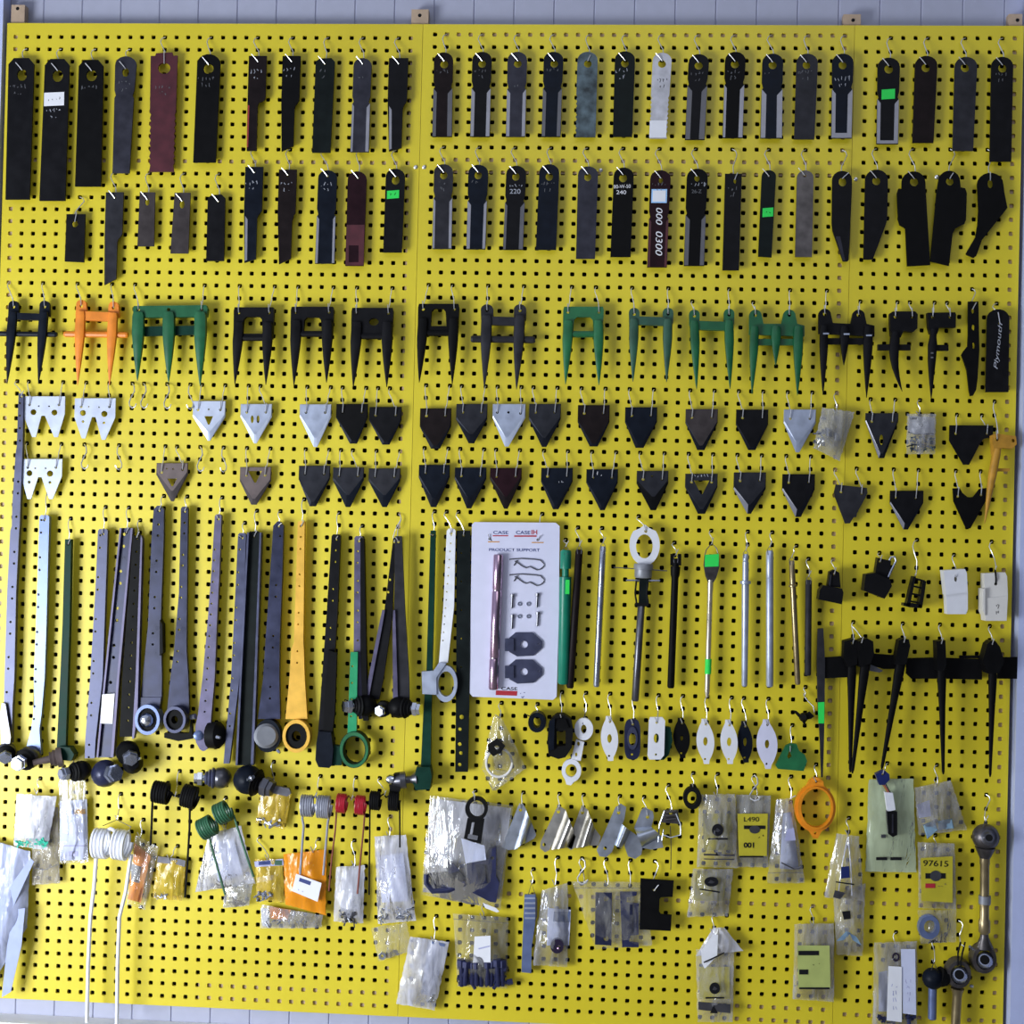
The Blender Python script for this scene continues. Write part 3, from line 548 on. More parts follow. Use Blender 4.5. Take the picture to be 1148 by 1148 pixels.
# ---------------------------------------------------------------- knife guards
GG = 'knife guards hanging in one row'
def prong(k, xt, yt, w, xp, yp, mat, d=.028, ry=None, bend=0, name='prong', prof=None):
    n = 10; b = B(); ry = ry or .0075; vs = []; fs = []; m = 10
    prof = prof or [(0, .80), (.06, .98), (.30, 1.0), (.45, .86), (.6, .68), (.75, .47), (.88, .27), (.96, .13), (1, .05)]
    for f, s in prof:
        cx, cy = lerp(xt, xp, f) + bend * math.sin(PI * f) * -1, lerp(yt, yp, f); c = W(cx, cy, d)
        for q in range(m):
            a = 2 * PI * q / m; ca, sa = math.cos(a), math.sin(a); e = .75
            X = math.copysign(abs(ca) ** e, ca) * w / 2 * K * s; Y = math.copysign(abs(sa) ** e, sa) * ry * (s if f > .3 else .9)
            vs.append(c + Vector((X, Y, 0)))
    L_ = len(prof)
    for i in range(L_ - 1):
        for q in range(m): r_ = (q + 1) % m; fs.append((i * m + q, i * m + r_, (i + 1) * m + r_, (i + 1) * m + q))
    fs += [tuple(range(m)), tuple(range((L_ - 1) * m, L_ * m))]
    return b.add(vs, fs).obj(name, mat, k, True)
def ghooks(label, pts, db, df, dy=22):
    for n, (x, y) in zip(('left', 'right'), pts): hook(n + ' wire hook of the ' + label, (x + .5, y - dy), (x, y), db, df, (-.6, -9), .25)
def guard(label, x, y): return thing('knife_guard', label, 'knife guard', x, y, GG, .014)
# double guards with lobes and cross bars
def lobed(label, mat, L_, Rr, w, ub, lb=None, lobe=6.5, mid=None, back=None, sh=0):
    """L_/R: (xtop, ytop, xtip, ytip)."""
    k = guard(label, (L_[0] + Rr[0]) / 2, (L_[1] + Rr[1]) / 2)
    for (x, y, a, c) in (L_, Rr):
        B().plate(arc_top(x - lobe, x + lobe, y - 4, lobe * .9) + [(x + w / 2 + .4, y + 14), (x - w / 2 - .4, y + 14)], .016, .008, [circ(x, y + 3, 1.9, 1.9, 10)]).obj('mounting_lug', mat, k)
        prong(k, x - .2, y + 9, w, a, c, mat, .028)
    b = B().plate([(L_[0] + w * .3, ub[0]), (Rr[0] - w * .3, ub[0] + 1), (Rr[0] - w * .3, ub[1] + 1), (L_[0] + w * .3, ub[1])], .018, .012).obj('crossbar', mat, k)
    if lb:
        x0, x1, y0, y1 = lb; p = B().tube([W(x0, (y0 + y1) / 2, .022), W(x0 + 2, (y0 + y1) / 2, .022), W(x1 - 2, (y0 + y1) / 2 + 1, .022), W(x1, (y0 + y1) / 2 + 1, .022)], [(y1 - y0) * K * .4, (y1 - y0) * K * .5, (y1 - y0) * K * .5, (y1 - y0) * K * .4], 8).obj('crossbar', mat, k)
    ghooks(label, [(L_[0], L_[1] + 2), (Rr[0], Rr[1] + 2)], .016, .024)
    return k
lobed('black double guard with cross rod at the far left', 'blueblk', (15, 341, 8, 430.5), (49.8, 341, 43, 430.5), 11, (350.5, 358), (-8, 64, 371, 377), 5.5)
lobed('orange double guard with cross rod', 'orange', (91, 340, 87, 432), (127.2, 342, 122.6, 432), 12, (349, 359), (72, 143.5, 371, 378), 5.6)
lobed('dark grey double guard with cross rod', 'char', (546, 345, 543, 435), (583, 345, 579, 436.5), 12.5, (354.6, 364), (528, 600, 376, 384), 7)
lobed('dull green open double guard', 'green_dull', (711, 349, 709.6, 428), (749, 349, 747.3, 428.5), 10.5, (354.6, 364), None, 6)
lobed('bright green open double guard beside the dull green one', 'green', (778.5, 351, 781, 436.5), (817.4, 350, 818.5, 436), 10.5, (359.6, 369.5), None, 6)
def emm(label, mat, L_, Rl, Rp, mid, w, hl=False):
    k = guard(label, (L_[0] + Rl[0]) / 2, L_[1])
    o = arc_top(L_[0] - 7, L_[0] + 7, L_[1] - 6, 7) + [(L_[0] + 9, L_[1] + 10), (Rl[0] - 9, Rl[1] + 10)] + arc_top(Rl[0] - 7, Rl[0] + 7, Rl[1] - 6, 7) + [(Rl[0] + 9, Rl[1] + 10), (Rp[0] + 7, Rp[1] + 2), (Rp[0] + 7, Rp[1] + 14), (L_[0] - 7, L_[1] + 22)]
    B().plate(o, .015, .009, [circ(L_[0], L_[1], 2.2, 2.2, 10), circ(Rl[0], Rl[1], 2.2, 2.2, 10)]).obj('mounting_plate', mat, k)
    prong(k, L_[0] - 1, L_[1] + 13, w, L_[2], L_[3], mat); prong(k, Rp[0], Rp[1] + 3, w + 1, Rp[2], Rp[3], mat); prong(k, mid[0], mid[1], w + 1, mid[2], mid[3], mat)
    B().box(L_[0] + 3, L_[1] + 27, Rp[0] - 3, L_[1] + 34, .015, .008).obj('crossbar', mat, k)
    if hl:
        for x, y in ((L_[0] + 1, L_[1] + 22), (mid[0] + 2, L_[1] + 22.5), (Rp[0] + .5, L_[1] + 24)): B().box(x - 3, y - .9, x + 3.5, y + .9, .0352, .0008).obj('highlight_strip', 'silver', k)  # silver strips laid on the prongs as painted highlights
    ghooks(label, [(L_[0], L_[1] - 1), (Rl[0], Rl[1] - 1)], .015, .024, 20)
emm('green three-pronged M-shaped guard', 'green', (847, 353, 843, 442), (885, 353, 0, 0), (895, 363, 894, 443.5), (870, 366, 869.7, 409.5), 10)
emm('black three-pronged M-shaped guard', 'black', (924.8, 352, 922.6, 443), (962.7, 353, 0, 0), (973.5, 363, 971.4, 446), (947, 366, 946, 409.5), 9.5, True)
# plated double guards
def plated(label, mat, x0, x1, yt, ybar, win, tips, w=12, rad=0, dd=.0):
    k = guard(label, (x0 + x1) / 2, yt); s = -.026
    wx0, wx1, wy0, wy1 = win
    hole = [(wx0, wy1), (wx0 + 1, wy0 + 3), (wx0 + 4, wy0), (wx1 - 4, wy0), (wx1 - 1, wy0 + 3), (wx1, wy1)] if rad < 2 else circ((wx0 + wx1) / 2, (wy0 + wy1) / 2, (wx1 - wx0) / 2, (wy1 - wy0) / 2, 16, .2)
    hk = [(x0 + 5.5, yt + 6), (x1 - 5.5, yt + 6)]
    o = [(x0 + 1, yt), (x1 - 1, yt), (x1, yt + 4), (x1 - 1.5, ybar - 3), (x1 - w * .8, ybar - 1), (x1 - w - 1, ybar - 3), (x0 + w + .5, ybar - 3), (x0 + w * .8, ybar - 1), (x0 - .5, ybar - 3), (x0, yt + 4)]
    B().plate(o, .015, .011, [hole] + [circ(a, c, 1.8, 1.8, 10) for a, c in hk]).obj('mounting_plate', mat, k)
    for (a, c), xx in zip(tips, (x0 + w / 2, x1 - w / 2 - .5)): prong(k, xx, lerp(yt, ybar, .45), w, a, c, mat, .027)
    B().tube([W(x0 + w * .8, ybar - 4, .024), W(x1 - w * .8, ybar - 4, .024)], .0065, 8).obj('crossbar', mat, k, True)
    ghooks(label, [(a, c - .6) for a, c in hk], .015, .026, 26)
plated('black double guard with wide window, first of three', 'black', 262, 307, 344.4, 383, (272, 294.5, 355, 374), ((263.3, 431), (298, 431.5)), 12)
plated('black double guard with square window, second of three', 'black', 326, 374, 343.8, 378.5, (340, 360.7, 355.7, 371), ((329.5, 432), (366, 429)), 12.5)
plated('black double guard with tiny oval window', 'black', 394, 440.8, 345, 381, (413.5, 424.5, 356.5, 365), ((396, 434), (433.6, 434)), 12.5, 3)
plated('black double guard right of the panel joint', 'soot', 468.7, 514.7, 340.5, 377.5, (482.7, 500.5, 346, 365.5), ((470, 429), (507, 431)), 11.5)
plated('green double guard with rounded window', 'green_lt', 631.4, 677, 343.8, 379, (642.7, 665.6, 355.3, 371), ((634, 431), (671.5, 432)), 11.5, 1)
# triple green
lab = 'large green three-pronged guard with flat top plate'
k = guard(lab, 190, 345)
B().plate([(150, 343), (231, 342), (232.5, 346), (231.5, 355), (149.5, 356), (149, 346)], .016, .014, [circ(155, 347, 1.8), circ(226, 347, 1.8), circ(189, 347, 2)]).obj('mounting_plate', 'green', k)
for (a, c, e, f_) in ((155.5, 350, 154, 427), (189.5, 350, 189, 429), (225, 350, 224.3, 432.5)): prong(k, a, c, 15, e, f_, 'green', .03, .009)
B().plate([(158, 366), (222, 365), (222, 375), (158, 377)], .015, .008).obj('crossbar', 'green_dk', k)
ghooks(lab, [(155, 346.4), (226, 346.4)], .016, .030)
# single guards
lab = 'black single guard with block head and curved point'
k = guard(lab, 1012, 350)
B().plate([(998, 351), (1001, 349), (1026, 349), (1029, 352), (1028.5, 368), (1024, 372), (1013, 371), (1010, 378), (999, 376), (998, 362)], .015, .016, [circ(1004, 355, 2), circ(1023, 355, 2)]).obj('block_head', 'black', k)
prong(k, 1004, 372, 11, 1011.5, 439, 'black', .03, .008, 5)
B().box(984.5, 386, 1021, 392.5, .02, .010).obj('crossbar', 'black', k); ghooks(lab, [(1004, 354), (1023, 354)], .015, .031, 20)
lab = 'black single guard with square head and half cross rod'
k = guard(lab, 1056, 350)
B().plate([(1040, 350.5), (1071, 350), (1072, 353), (1071.5, 367), (1053, 367), (1051, 374), (1043, 374), (1041, 366)], .015, .016, [circ(1046, 355, 2), circ(1065.5, 355, 2)]).obj('block_head', 'black', k)
prong(k, 1046.5, 369, 9, 1044, 448, 'black', .03, .008, .8, prof=[(0, .8), (.12, .85), (.22, 1.15), (.45, .98), (.7, .6), (.9, .28), (1, .05)])
for i in range(7): B().box(1043.6 - i * .1, 395 + i * 5, 1046.5 - i * .1, 396.5 + i * 5, .0377 - i * .0008, .0006).obj('tooth_mark', 'mark_dim', k)
B().box(1048, 386.5, 1063.5, 393, .02, .010).obj('crossbar', 'black', k); ghooks(lab, [(1046, 354), (1065.5, 354)], .015, .031, 20)
lab = 'black knife-shaped arm with three oval slots'
k = B().plate([(1085.5, 338), (1097, 338), (1098, 392), (1096, 425), (1094.5, 437), (1091, 443.5), (1088, 444), (1086.5, 438), (1084, 415), (1080, 403), (1078, 398), (1080, 394), (1085, 388), (1085.5, 375)], .014, .006, [circ(1090.7, 348.5, 1.8, 3, 10), circ(1091.3, 367, 1.9, 3.6, 10), circ(1091.7, 387.5, 1.8, 3.8, 10)]).obj('ledger_arm', 'soot', None, False, W(1091, 340, .014))
tag(k, lab, 'arm'); hook('wire hook of the ' + lab, (1091, 325), (1090.7, 346), .014, .020, (4, -7), .7, -1)
k = blade(GG, 'flat round-topped blade with pale handwritten script', 'black', 1106.6, 1131.7, 346.5, 1105, 1130.6, 439.6, 'r', hang=(1121, 362), tip=(-2, -12), pg=(1118, 333))
text(k, 'Plymouth', 1119.5, 388, 6.2, 'mark', .0182, -84, 52, 'paint_marking', 0, .3)
# ochre finger guard, seen almost edge on
lab = 'mustard yellow finger guard hanging at the right edge'
k = guard(lab, 1118, 487)
B().plate([(1112.5, 488), (1117, 486), (1139, 489), (1140, 498), (1135, 503), (1124, 502), (1119, 508), (1114, 509)], .02, .02, [circ(1118, 492.5, 2), circ(1136, 494, 2)]).obj('block_head', 'ochre', k)
prong(k, 1118, 503, 9, 1104, 587, 'ochre', .034, .010, .5); B().box(1117, 525, 1132, 528.5, .026, .006).obj('crossbar', 'ochre', k)
hook('wire hook of the ' + lab, (1115.5, 457), (1118, 491.5), .02, .041, (-1, -9), .4)
# ---------------------------------------------------------------- long drive arms with ball joints
GA = 'long drive arms hanging side by side'
def holes_row(xa, ya, xb, yb, n, r=1.6, pair=0):
    o = []
    for i in range(n):
        f = i / max(1, n - 1); x, y = lerp(xa, xb, f), lerp(ya, yb, f); o.append(circ(x, y, r, r, 8))
        if pair: o.append(circ(x - .03 * pair, y + pair, r, r, 8))
    return o
def arm(label, st, mat, d=.012, t=.011, holes=(), hk=None, pg=None, cham=2.0, tip=(3, -6), sg=1, nm='bar', ends=True):
    """st = [(y, xl, xr), ...] stations."""
    y0, a, c = st[0]; k = thing('drive_arm', label, 'drive arm', (a + c) / 2, y0, GA, d)
    o = [(a + .3, y0 + cham), (a + cham, y0), (c - cham, y0), (c - .3, y0 + cham)] + [(s[2], s[0]) for s in st[1:]] + [(s[1], s[0]) for s in reversed(st[1:])]
    hx, hy = hk or ((a + c) / 2, y0 + 5)
    B().plate(o, d, t, [circ(hx, hy + .4, 1.7, 1.7, 8)] + list(holes)).obj(nm, mat, k)
    hook('wire hook of the ' + label, pg or (hx, y0 - 18), (hx, hy), d, d + t, tip, .6, sg)
    return k
def joint(k, x, y, r, ax=(-.5, -.8, -.2), mh='steel_dk', mb='rubber', ms='steel', ln=24, nut='castle', d=.024, boot=True):
    """ball joint: round housing at (x, y), boot, threaded stud pointing along AX (world dir) and nut."""
    R_ = r * K; d = max(d, R_ + .003); c = W(x, y, d); a = Vector(ax).normalized()
    B().ball(c, R_, 16).obj('ball_housing', mh, k, True)
    L_ = ln * K
    if boot: B().rod(c + a * R_ * .55, c + a * (R_ * .55 + L_ * .55), [(0, R_ * .92), (.2, R_ * .98), (.38, R_ * .78), (.5, R_ * .86), (.7, R_ * .62), (.82, R_ * .66), (1, R_ * .5)], 14).obj('rubber_boot', mb, k, True)
    B().rod(c + a * R_ * .6, c + a * (R_ * .6 + L_ * 1.05), [(0, R_ * .36), (.8, R_ * .36), (.9, R_ * .30), (1, R_ * .24)], 12).obj('threaded_stud', ms, k, True)
    if nut:
        p = c + a * (R_ * .6 + L_ * .62); q = p + a * R_ * .8; b = B().rod(p, q, [(0, R_ * .62), (.1, R_ * .68), (.6, R_ * .68), (.62, R_ * .56), (1, R_ * .54)], 6).obj('castle_nut' if nut == 'castle' else 'lock_nut', ms, k)
    return k
# a1
lab = 'tallest grey arm at the left edge with cranked top'
k = arm(lab, [(441, 20.5, 26.5), (500, 18.8, 25.3), (508, 17.5, 25), (565, 13.8, 22.8), (590, 13.2, 22), (595, 11.5, 21.5), (664, 8, 18), (760, 5, 16), (790, 4.3, 14), (833, 3, 13)], 'arm_gray', holes=[circ(22.3, 452 + i * 14, 1.2, 1.2, 8) for i in range(4)] + holes_row(20.5, 540, 7.5, 776, 7, 1.4, 13), hk=(23.5, 444), cham=1)
B().plate([(2, 788), (6, 789), (12, 826), (11, 834), (1, 834), (0, 800)], .023, .008).obj('strap', 'steel_dk', k); joint(k, 7, 843, 11, (.35, -.9, -.15), ln=14)
# a2
k = arm('light steel-blue arm with widened foot, beside the thin green arm', [(577.5, 44, 55.5), (620, 43, 54), (700, 40.5, 52), (760, 38, 50), (800, 37.5, 46.5), (818, 35, 44), (832, 31, 45), (846, 28, 46)], 'arm_lt', holes=holes_row(46.5, 583, 38.5, 792, 6, 1.4, 14), tip=(-1, -5))
joint(k, 33, 849, 13, (-.1, -.95, -.12), 'steel_dk', ln=16)
# a3
lab = 'thin dark green arm with brown swivel stud'
k = arm(lab, [(604.5, 72.5, 80), (700, 70, 78), (760, 67.5, 76), (838, 63.6, 73.5)], 'green_dk', t=.012, cham=.5)
B().plate([(66, 837), (78, 838), (83, 846), (80, 853), (66, 852)], .012, .024).obj('end_block', 'green_dk', k)
B().rod(W(70, 848, .03), W(37, 855, .05), [(0, .0215), (.18, .0215), (.2, .017), (.3, .0185), (.32, .014), (.42, .0155), (.44, .008), (.8, .0065), (1, .0065)], 14).obj('swivel_stud', 'brown', k, True)
# a4
k = arm('grey-blue arm with silver castle nut at its foot', [(593, 109.5, 121), (660, 107, 118.5), (760, 101, 115), (830, 95.5, 107), (850, 95, 106)], 'arm_gray', holes=holes_row(112.5, 600, 100, 835, 6, 1.3, 14), tip=(-1, -5))
joint(k, 91, 864, 11.5, (-.62, -.75, -.05), 'black', ln=15)
# a5
lab = 'dark channel arm with see-through holes and white label'
k = arm(lab, [(592, 136, 147), (680, 128, 140), (760, 118.5, 131.5), (849, 109.5, 124.5)], 'arm_blue', t=.006, holes=holes_row(138.8, 599, 124, 765, 5, 1.9, 13.5))
for q in ([(592, 134.2, 136.2), (760, 116.7, 118.8), (849, 108, 110)], [(592, 146.6, 148.8), (760, 131, 133.6), (849, 124, 127)]):
    B().plate([(s[1], s[0]) for s in q] + [(s[2], s[0]) for s in reversed(q)], .012, .014).obj('flange', 'arm_violet', k)
B().plate([(114.5, 778.5), (128.5, 777.5), (126, 811.5), (112.5, 811)], .0265, .0006).obj('paper_label', 'paper', k)
joint(k, 118, 867, 15.5, (.5, -.45, .1), 'arm_blue', 'rubber', ln=8, boot=False)
# a6
lab = 'black twin-hole arm ending in a stacked black joint'
k = arm(lab, [(597, 149, 157.5), (640, 146, 158.5), (760, 137, 152), (826, 134, 150)], 'soot', d=.02, t=.006, holes=holes_row(153.5, 604, 143, 808, 15, 1.3))
B().plate([(603, 600), (0, 0), (0, 0)], .03, .001) if 0 else None
B().plate([(157.8, 600), (159.5, 604), (154, 800), (150, 828), (148, 828), (152, 760)], .02, .014).obj('flange', 'arm_violet', k)
joint(k, 143, 843, 13, (.45, -.8, -.2), 'soot', ln=10, d=.03); B().rod(W(149, 856, .016), W(149, 856, .060), [(0, .019), (.3, .022), (.8, .021), (1, .012)], 14).obj('lower_bush', 'black', k, True)
B().rod(W(146, 853, .05), W(158, 850, .058), [(0, .003), (.5, .006), (1, .003)], 8).obj('grease_fitting', 'steel', k, True)
# a7
lab = 'broad navy arm with faceted silver ball in its eye'
k = arm(lab, [(567, 172, 184), (600, 170, 183.5), (700, 166, 180), (760, 160, 181.5), (786, 157.5, 181)], 'arm_blue', t=.010, holes=holes_row(177.5, 588, 171.5, 710, 4, 1.4, 12.5), cham=4)
def eye(k, x, y, rx, ry, mr, hub, mh2, name='eye_ring', wid=.03, d=.012):
    B().plate(circ(x, y, rx, ry, 24), d, wid, [circ(x, y, rx * .78, ry * .78, 20)]).obj(name, mr, k)
    B().plate(circ(x, y, rx * .76, ry * .76, 20), d, wid * .8, [circ(x, y, rx * hub, ry * hub, 12)] if hub else ()).obj('bush', mh2, k)
B().plate([(158, 782), (180.5, 782), (178, 798), (155, 798)], .012, .014).obj('neck', 'arm_blue', k)
eye(k, 165, 807, 14, 17, 'arm_lt', 0, 'rubber'); B().ball(W(165, 807, .034), .0165, 10).obj('ball', 'chrome', k)
B().plate([(179, 695), (182, 700), (182.5, 732), (179, 735)], .012, .02).obj('side_rib', 'soot', k)
# a8
k = arm('navy arm with black bushing in its eye', [(568, 202.5, 211), (620, 201.5, 210), (665, 200.5, 209.5), (730, 195, 209), (760, 191, 211), (800, 187, 212)], 'arm_blue', t=.010, holes=holes_row(206.8, 586, 199, 730, 5, 1.3, 12))
eye(k, 195.6, 807, 12.5, 15, 'arm_gray', .3, 'rubber'); B().plate([(184, 822), (212, 822), (214, 804), (216, 828), (200, 831), (184, 827)], .012, .012).obj('mounting_block', 'soot', k)
# a9
k = arm('slim violet-grey arm with round plated end and side bush', [(576.5, 240.5, 248.5), (640, 237, 246), (700, 232.5, 243), (760, 227, 240.6), (800, 222, 237), (815, 219, 236), (832, 219.5, 236), (840, 224, 232), (842, 227, 229)], 'arm_violet', t=.012, holes=holes_row(240.8, 616, 229.5, 798, 16, 1.2), tip=(-2, -4))
B().rod(W(222.5, 824.5, .022), W(222.5, 824.5, .030), [(0, .011), (.6, .011), (1, .007)], 12).obj('pivot_cap', 'arm_lt', k, True); B().rod(W(235, 824, .018), W(252, 824, .024), [(0, .028), (.6, .029), (.85, .02), (1, .012)], 16).obj('side_bush', 'rubber', k, True)
B().rod(W(243, 826, .05), W(247, 827, .054), [(0, .004), (1, .003)], 8).obj('bolt_head', 'steel', k, True); B().rod(W(214, 804, .02), W(219, 803, .024), [(0, .006), (1, .006)], 8).obj('lock_pin', 'steel', k, True)
# a10, a11
k = arm('grey thin arm with chrome stud pointing left at its foot', [(597.5, 266.5, 276), (660, 264, 274), (760, 259, 268.5), (856, 250.5, 257)], 'arm_gray', holes=holes_row(269, 602, 258, 800, 6, 1.2, 14), tip=(-4, -2))
joint(k, 247.5, 872, 12, (-1, -.25, 0), 'steel_dk', 'arm_gray', 'chrome', ln=20, d=.03)
k = arm('black wide channel arm with dark glossy ball at its foot', [(595.7, 278.5, 291.5), (660, 275.5, 290), (760, 270, 286), (858, 265, 283)], 'greenblk', d=.012, t=.006)
for q in ([(597, 277, 279), (760, 268.6, 270.8), (858, 264, 266.2)], [(597, 291, 293), (760, 285, 287.6), (858, 281, 284)]):
    B().plate([(s[1], s[0]) for s in q] + [(s[2], s[0]) for s in reversed(q)], .012, .016).obj('flange', 'arm_gray', k)
joint(k, 278, 874, 16.5, (.9, -.2, -.25), 'blueblk', 'rubber', 'steel_dk', ln=14, d=.034); B().rod(W(279, 874, .06), W(284, 871, .074), [(0, .006), (.5, .006), (.6, .003), (1, .004)], 8).obj('grease_fitting', 'chrome', k, True)
B().plate([(293, 878), (324, 884), (326, 890), (322, 893), (292, 886)], .03, .01).obj('stud_plate', 'steel_dk', k)
# a12
k = arm('navy arm with white label and grey end cap', [(584.4, 306, 318), (640, 303, 316.5), (720, 297.5, 313.5), (760, 295, 313), (806, 289, 314)], 'arm_blue', t=.012, holes=[circ(314, 601, 1.2)] + holes_row(309.5, 656, 303, 770, 3, 1.3, 13), cham=5, tip=(4, -3))
B().plate([(296.5, 744), (308, 744), (306.5, 767), (295.5, 767)], .0232, .0006).obj('paper_label', 'paper', k)
B().plate(circ(300, 825, 14.5, 18.5, 24), .012, .022).obj('end_housing', 'blueblk', k); B().rod(W(298.5, 825, .034), W(298.5, 825, .046), [(0, .026), (.5, .026), (.7, .023), (1, .020)], 22).obj('end_cap', 'cap_gray', k, True)
B().rod(W(311, 841, .03), W(314, 844, .034), [(0, .004), (1, .003)], 8).obj('grease_fitting', 'steel', k, True)
# a13
k = arm('yellow arm with black bushing eye', [(584.4, 333.6, 341.8), (720, 329.5, 340), (728, 326.5, 340.5), (760, 324.5, 341.5), (806, 320, 344.5)], 'arm_yellow', t=.012, holes=[circ(337.2, 602, 1.2), circ(336.8, 615.5, 1.2)] + holes_row(336, 644, 333.5, 730, 3, 1.2, 13), cham=1)
eye(k, 332, 825.4, 15.5, 18.5, 'arm_yellow', .33, 'rubber', wid=.024); text(k, 'Timmons', 334.5, 786, 3.4, 'ochre', .0232, 88, 22, 'cast_lettering') if 0 else scribble(k, 334, 785, 4, 4, 'ochre', .0232, 4, 9)
# a14
k = arm('black arm with clamped lower bar and forked foot', [(599, 371.5, 382), (690, 366, 378), (760, 361, 373.5), (830, 356, 362)], 'black', holes=holes_row(376, 617, 370, 704, 3, 1.3, 13), tip=(2, -3))
B().plate([(368, 729), (377.5, 732), (375, 800), (372, 825), (362, 825), (364, 780)], .023, .012).obj('lower_bar', 'soot', k)
B().plate([(357, 820), (371, 821), (373.5, 840), (372, 858), (369, 861), (357, 860), (353.5, 852), (354.5, 834)], .012, .03).obj('forked_foot', 'blueblk', k); B().plate([(367, 838), (379, 841), (382, 858), (368, 858)], .012, .018).obj('foot_block', 'greenblk', k)
# a15
k = arm('grey arm clamped to a bright green ring-ended bar', [(601, 397, 407), (730, 396.5, 405), (806, 402, 406)], 'arm_violet', d=.012, t=.010, holes=holes_row(401, 618, 401, 718, 4, 1.2, 13), tip=(2, -3))
B().plate([(404, 603), (408, 604), (411, 760), (413, 808), (407, 808), (404, 730)], .012, .016).obj('flange', 'soot', k)
B().plate([(393, 731), (401, 731), (399.5, 822), (389.5, 822)], .024, .010, holes_row(395, 747, 393.5, 803, 4, 1.2, 0)).obj('ring_bar', 'green_br', k)
B().plate(circ(396.8, 840.7, 16.5, 20.5, 28), .014, .026, [circ(397, 841, 12.2, 15.5, 24)]).obj('ring_eye', 'green_dk', k); B().plate(circ(396.8, 840.7, 16, 20, 28), .0402, .002, [circ(397, 841, 13, 16.4, 24)]).obj('ring_face', 'green_lt', k)
B().plate([(365, 835), (383, 837), (383, 858), (366, 858)], .014, .02).obj('ring_lug', 'green_dk', k)
# a16 pair
for nm, st, mm, jx, axd, hx, sgn in (('dark narrow arm leaning left of a crossed pair', [(603, 440.5, 443.5), (684, 431, 440), (700, 428, 438.5), (760, 416, 430), (784, 412, 425)], 'black', (411, 791), (-.85, -.5, 0), 441.8, 1), ('dark wide arm leaning right of a crossed pair', [(601, 442.3, 450.7), (684, 442, 454), (700, 442, 455), (760, 443, 458.5), (784, 444, 459)], 'char', (447, 793), (.95, -.3, .0), 446.5, -1)):
    dd = .012 if sgn == 1 else .026
    k = arm(nm, st, mm, d=dd, t=.008, holes=holes_row(437, 650, 435, 664, 2, 1.5) if sgn == 1 else (), hk=(hx, 607), pg=(446, 578), cham=.8, tip=(3 * sgn, -5), sg=-1)
    q = [(684, 428.5, 431.5), (700, 425, 428.8), (760, 413, 417.5), (784, 409, 413)] if sgn == 1 else [(684, 440.8, 443), (700, 440, 443.5), (784, 440.5, 446)]
    B().plate([(s[1], s[0]) for s in q] + [(s[2], s[0]) for s in reversed(q)], dd, .013).obj('flange', 'arm_violet', k)
    joint(k, *jx, 12, axd, 'soot', 'rubber', 'chrome', ln=17, d=dd + .014, nut='lock'); joint(k, jx[0] + 20, jx[1] + 3, 9, (-.2, -.95, -.1), 'soot', 'rubber', 'steel', ln=8, d=dd + .006, nut='lock') if sgn == 1 else None
# a17
k = arm('thin dark green arm with side stud at its foot', [(594.8, 482.3, 488.5), (700, 479.5, 486), (752, 478, 484.5), (800, 474.5, 483.5), (866, 471.5, 482.5)], 'green_dk', t=.013, cham=.6, tip=(-4, -1))
B().plate([(467, 860), (482, 860), (484, 870), (482, 885), (466, 886), (463, 878)], .012, .032).obj('foot_block', 'green_dk', k)
B().rod(W(467, 873, .032), W(438, 876, .038), [(0, .016), (.22, .008), (.4, .0085), (.42, .018), (.62, .018), (.64, .014), (.9, .010), (1, .006)], 14).obj('threaded_stud', 'steel_dk', k, True); B().rod(W(440, 874, .04), W(433, 873, .044), [(0, .011), (.6, .010), (1, .005)], 10).obj('bolt_tip', 'chrome', k, True)
B().plate([(441, 868), (449, 867), (449, 884), (445, 893), (438, 890), (436, 880)], .02, .02).obj('rubber_boot', 'rubber', k)
# a18
k = arm('white painted arm with large ring and side block', [(592.6, 500.5, 511), (680, 497, 509), (743, 492, 502)], 'arm_white', t=.010, holes=holes_row(506, 600, 496.5, 718, 14, .9), cham=2.5, tip=(-1, -6))
B().plate(circ(499.5, 766.6, 13.2, 20.6, 26), .012, .018, [circ(500, 766.8, 9, 14.2, 22)]).obj('ring_eye', 'silver', k); B().plate([(472.7, 753), (486, 752), (492, 743), (500, 744), (489, 760), (489.5, 779), (473.5, 778)], .012, .022).obj('side_block', 'silver', k)
# a19
k = arm('flat black strap arm beside the white blister card', [(594.8, 511.5, 527.5), (740, 511.5, 527), (865.4, 510.3, 524.5)], 'greenblk', t=.006, holes=holes_row(517, 620, 517, 748, 5, 1) + [circ(517.5, 804, 2.6), circ(515.5, 817.6, 2), circ(515.3, 834.4, 2.2), circ(516.7, 844.5, 2.2), circ(515.3, 857.3, 2)], cham=.5, tip=(1, -6))

# ---------------------------------------------------------------- blister card
lab = 'white blister card of hitch pin, clips and plates with red printing'
k = thing('blister_card', lab, 'blister card', 578, 588, None, .012)
B().plate([(529, 588), (532, 585.3), (623, 586), (627.4, 590), (626.5, 690), (624, 781), (620, 784.6), (530, 781), (526.3, 777)], .012, .005, [circ(549, 604, 1.6), circ(603, 605, 1.6)]).obj('backing_card', 'card', k)
D = .017
text(k, 'CASE', 561.5, 597, 3.6, 'ink_blue', D, 1, 17, 'lettering', .012); B().box(552.5, 600, 569.8, 601.2, D, .0004).obj('underline', 'ink_red', k)
text(k, 'CASE', 586.5, 597, 4, 'ink_blue', D, 1, 16, 'lettering', .012); text(k, 'IH', 599, 596.6, 5, 'ink_red', D, 0, 6.5, 'lettering', .02); B().box(576.5, 600.2, 601.5, 601.8, D, .0004).obj('underline', 'ink_red', k)
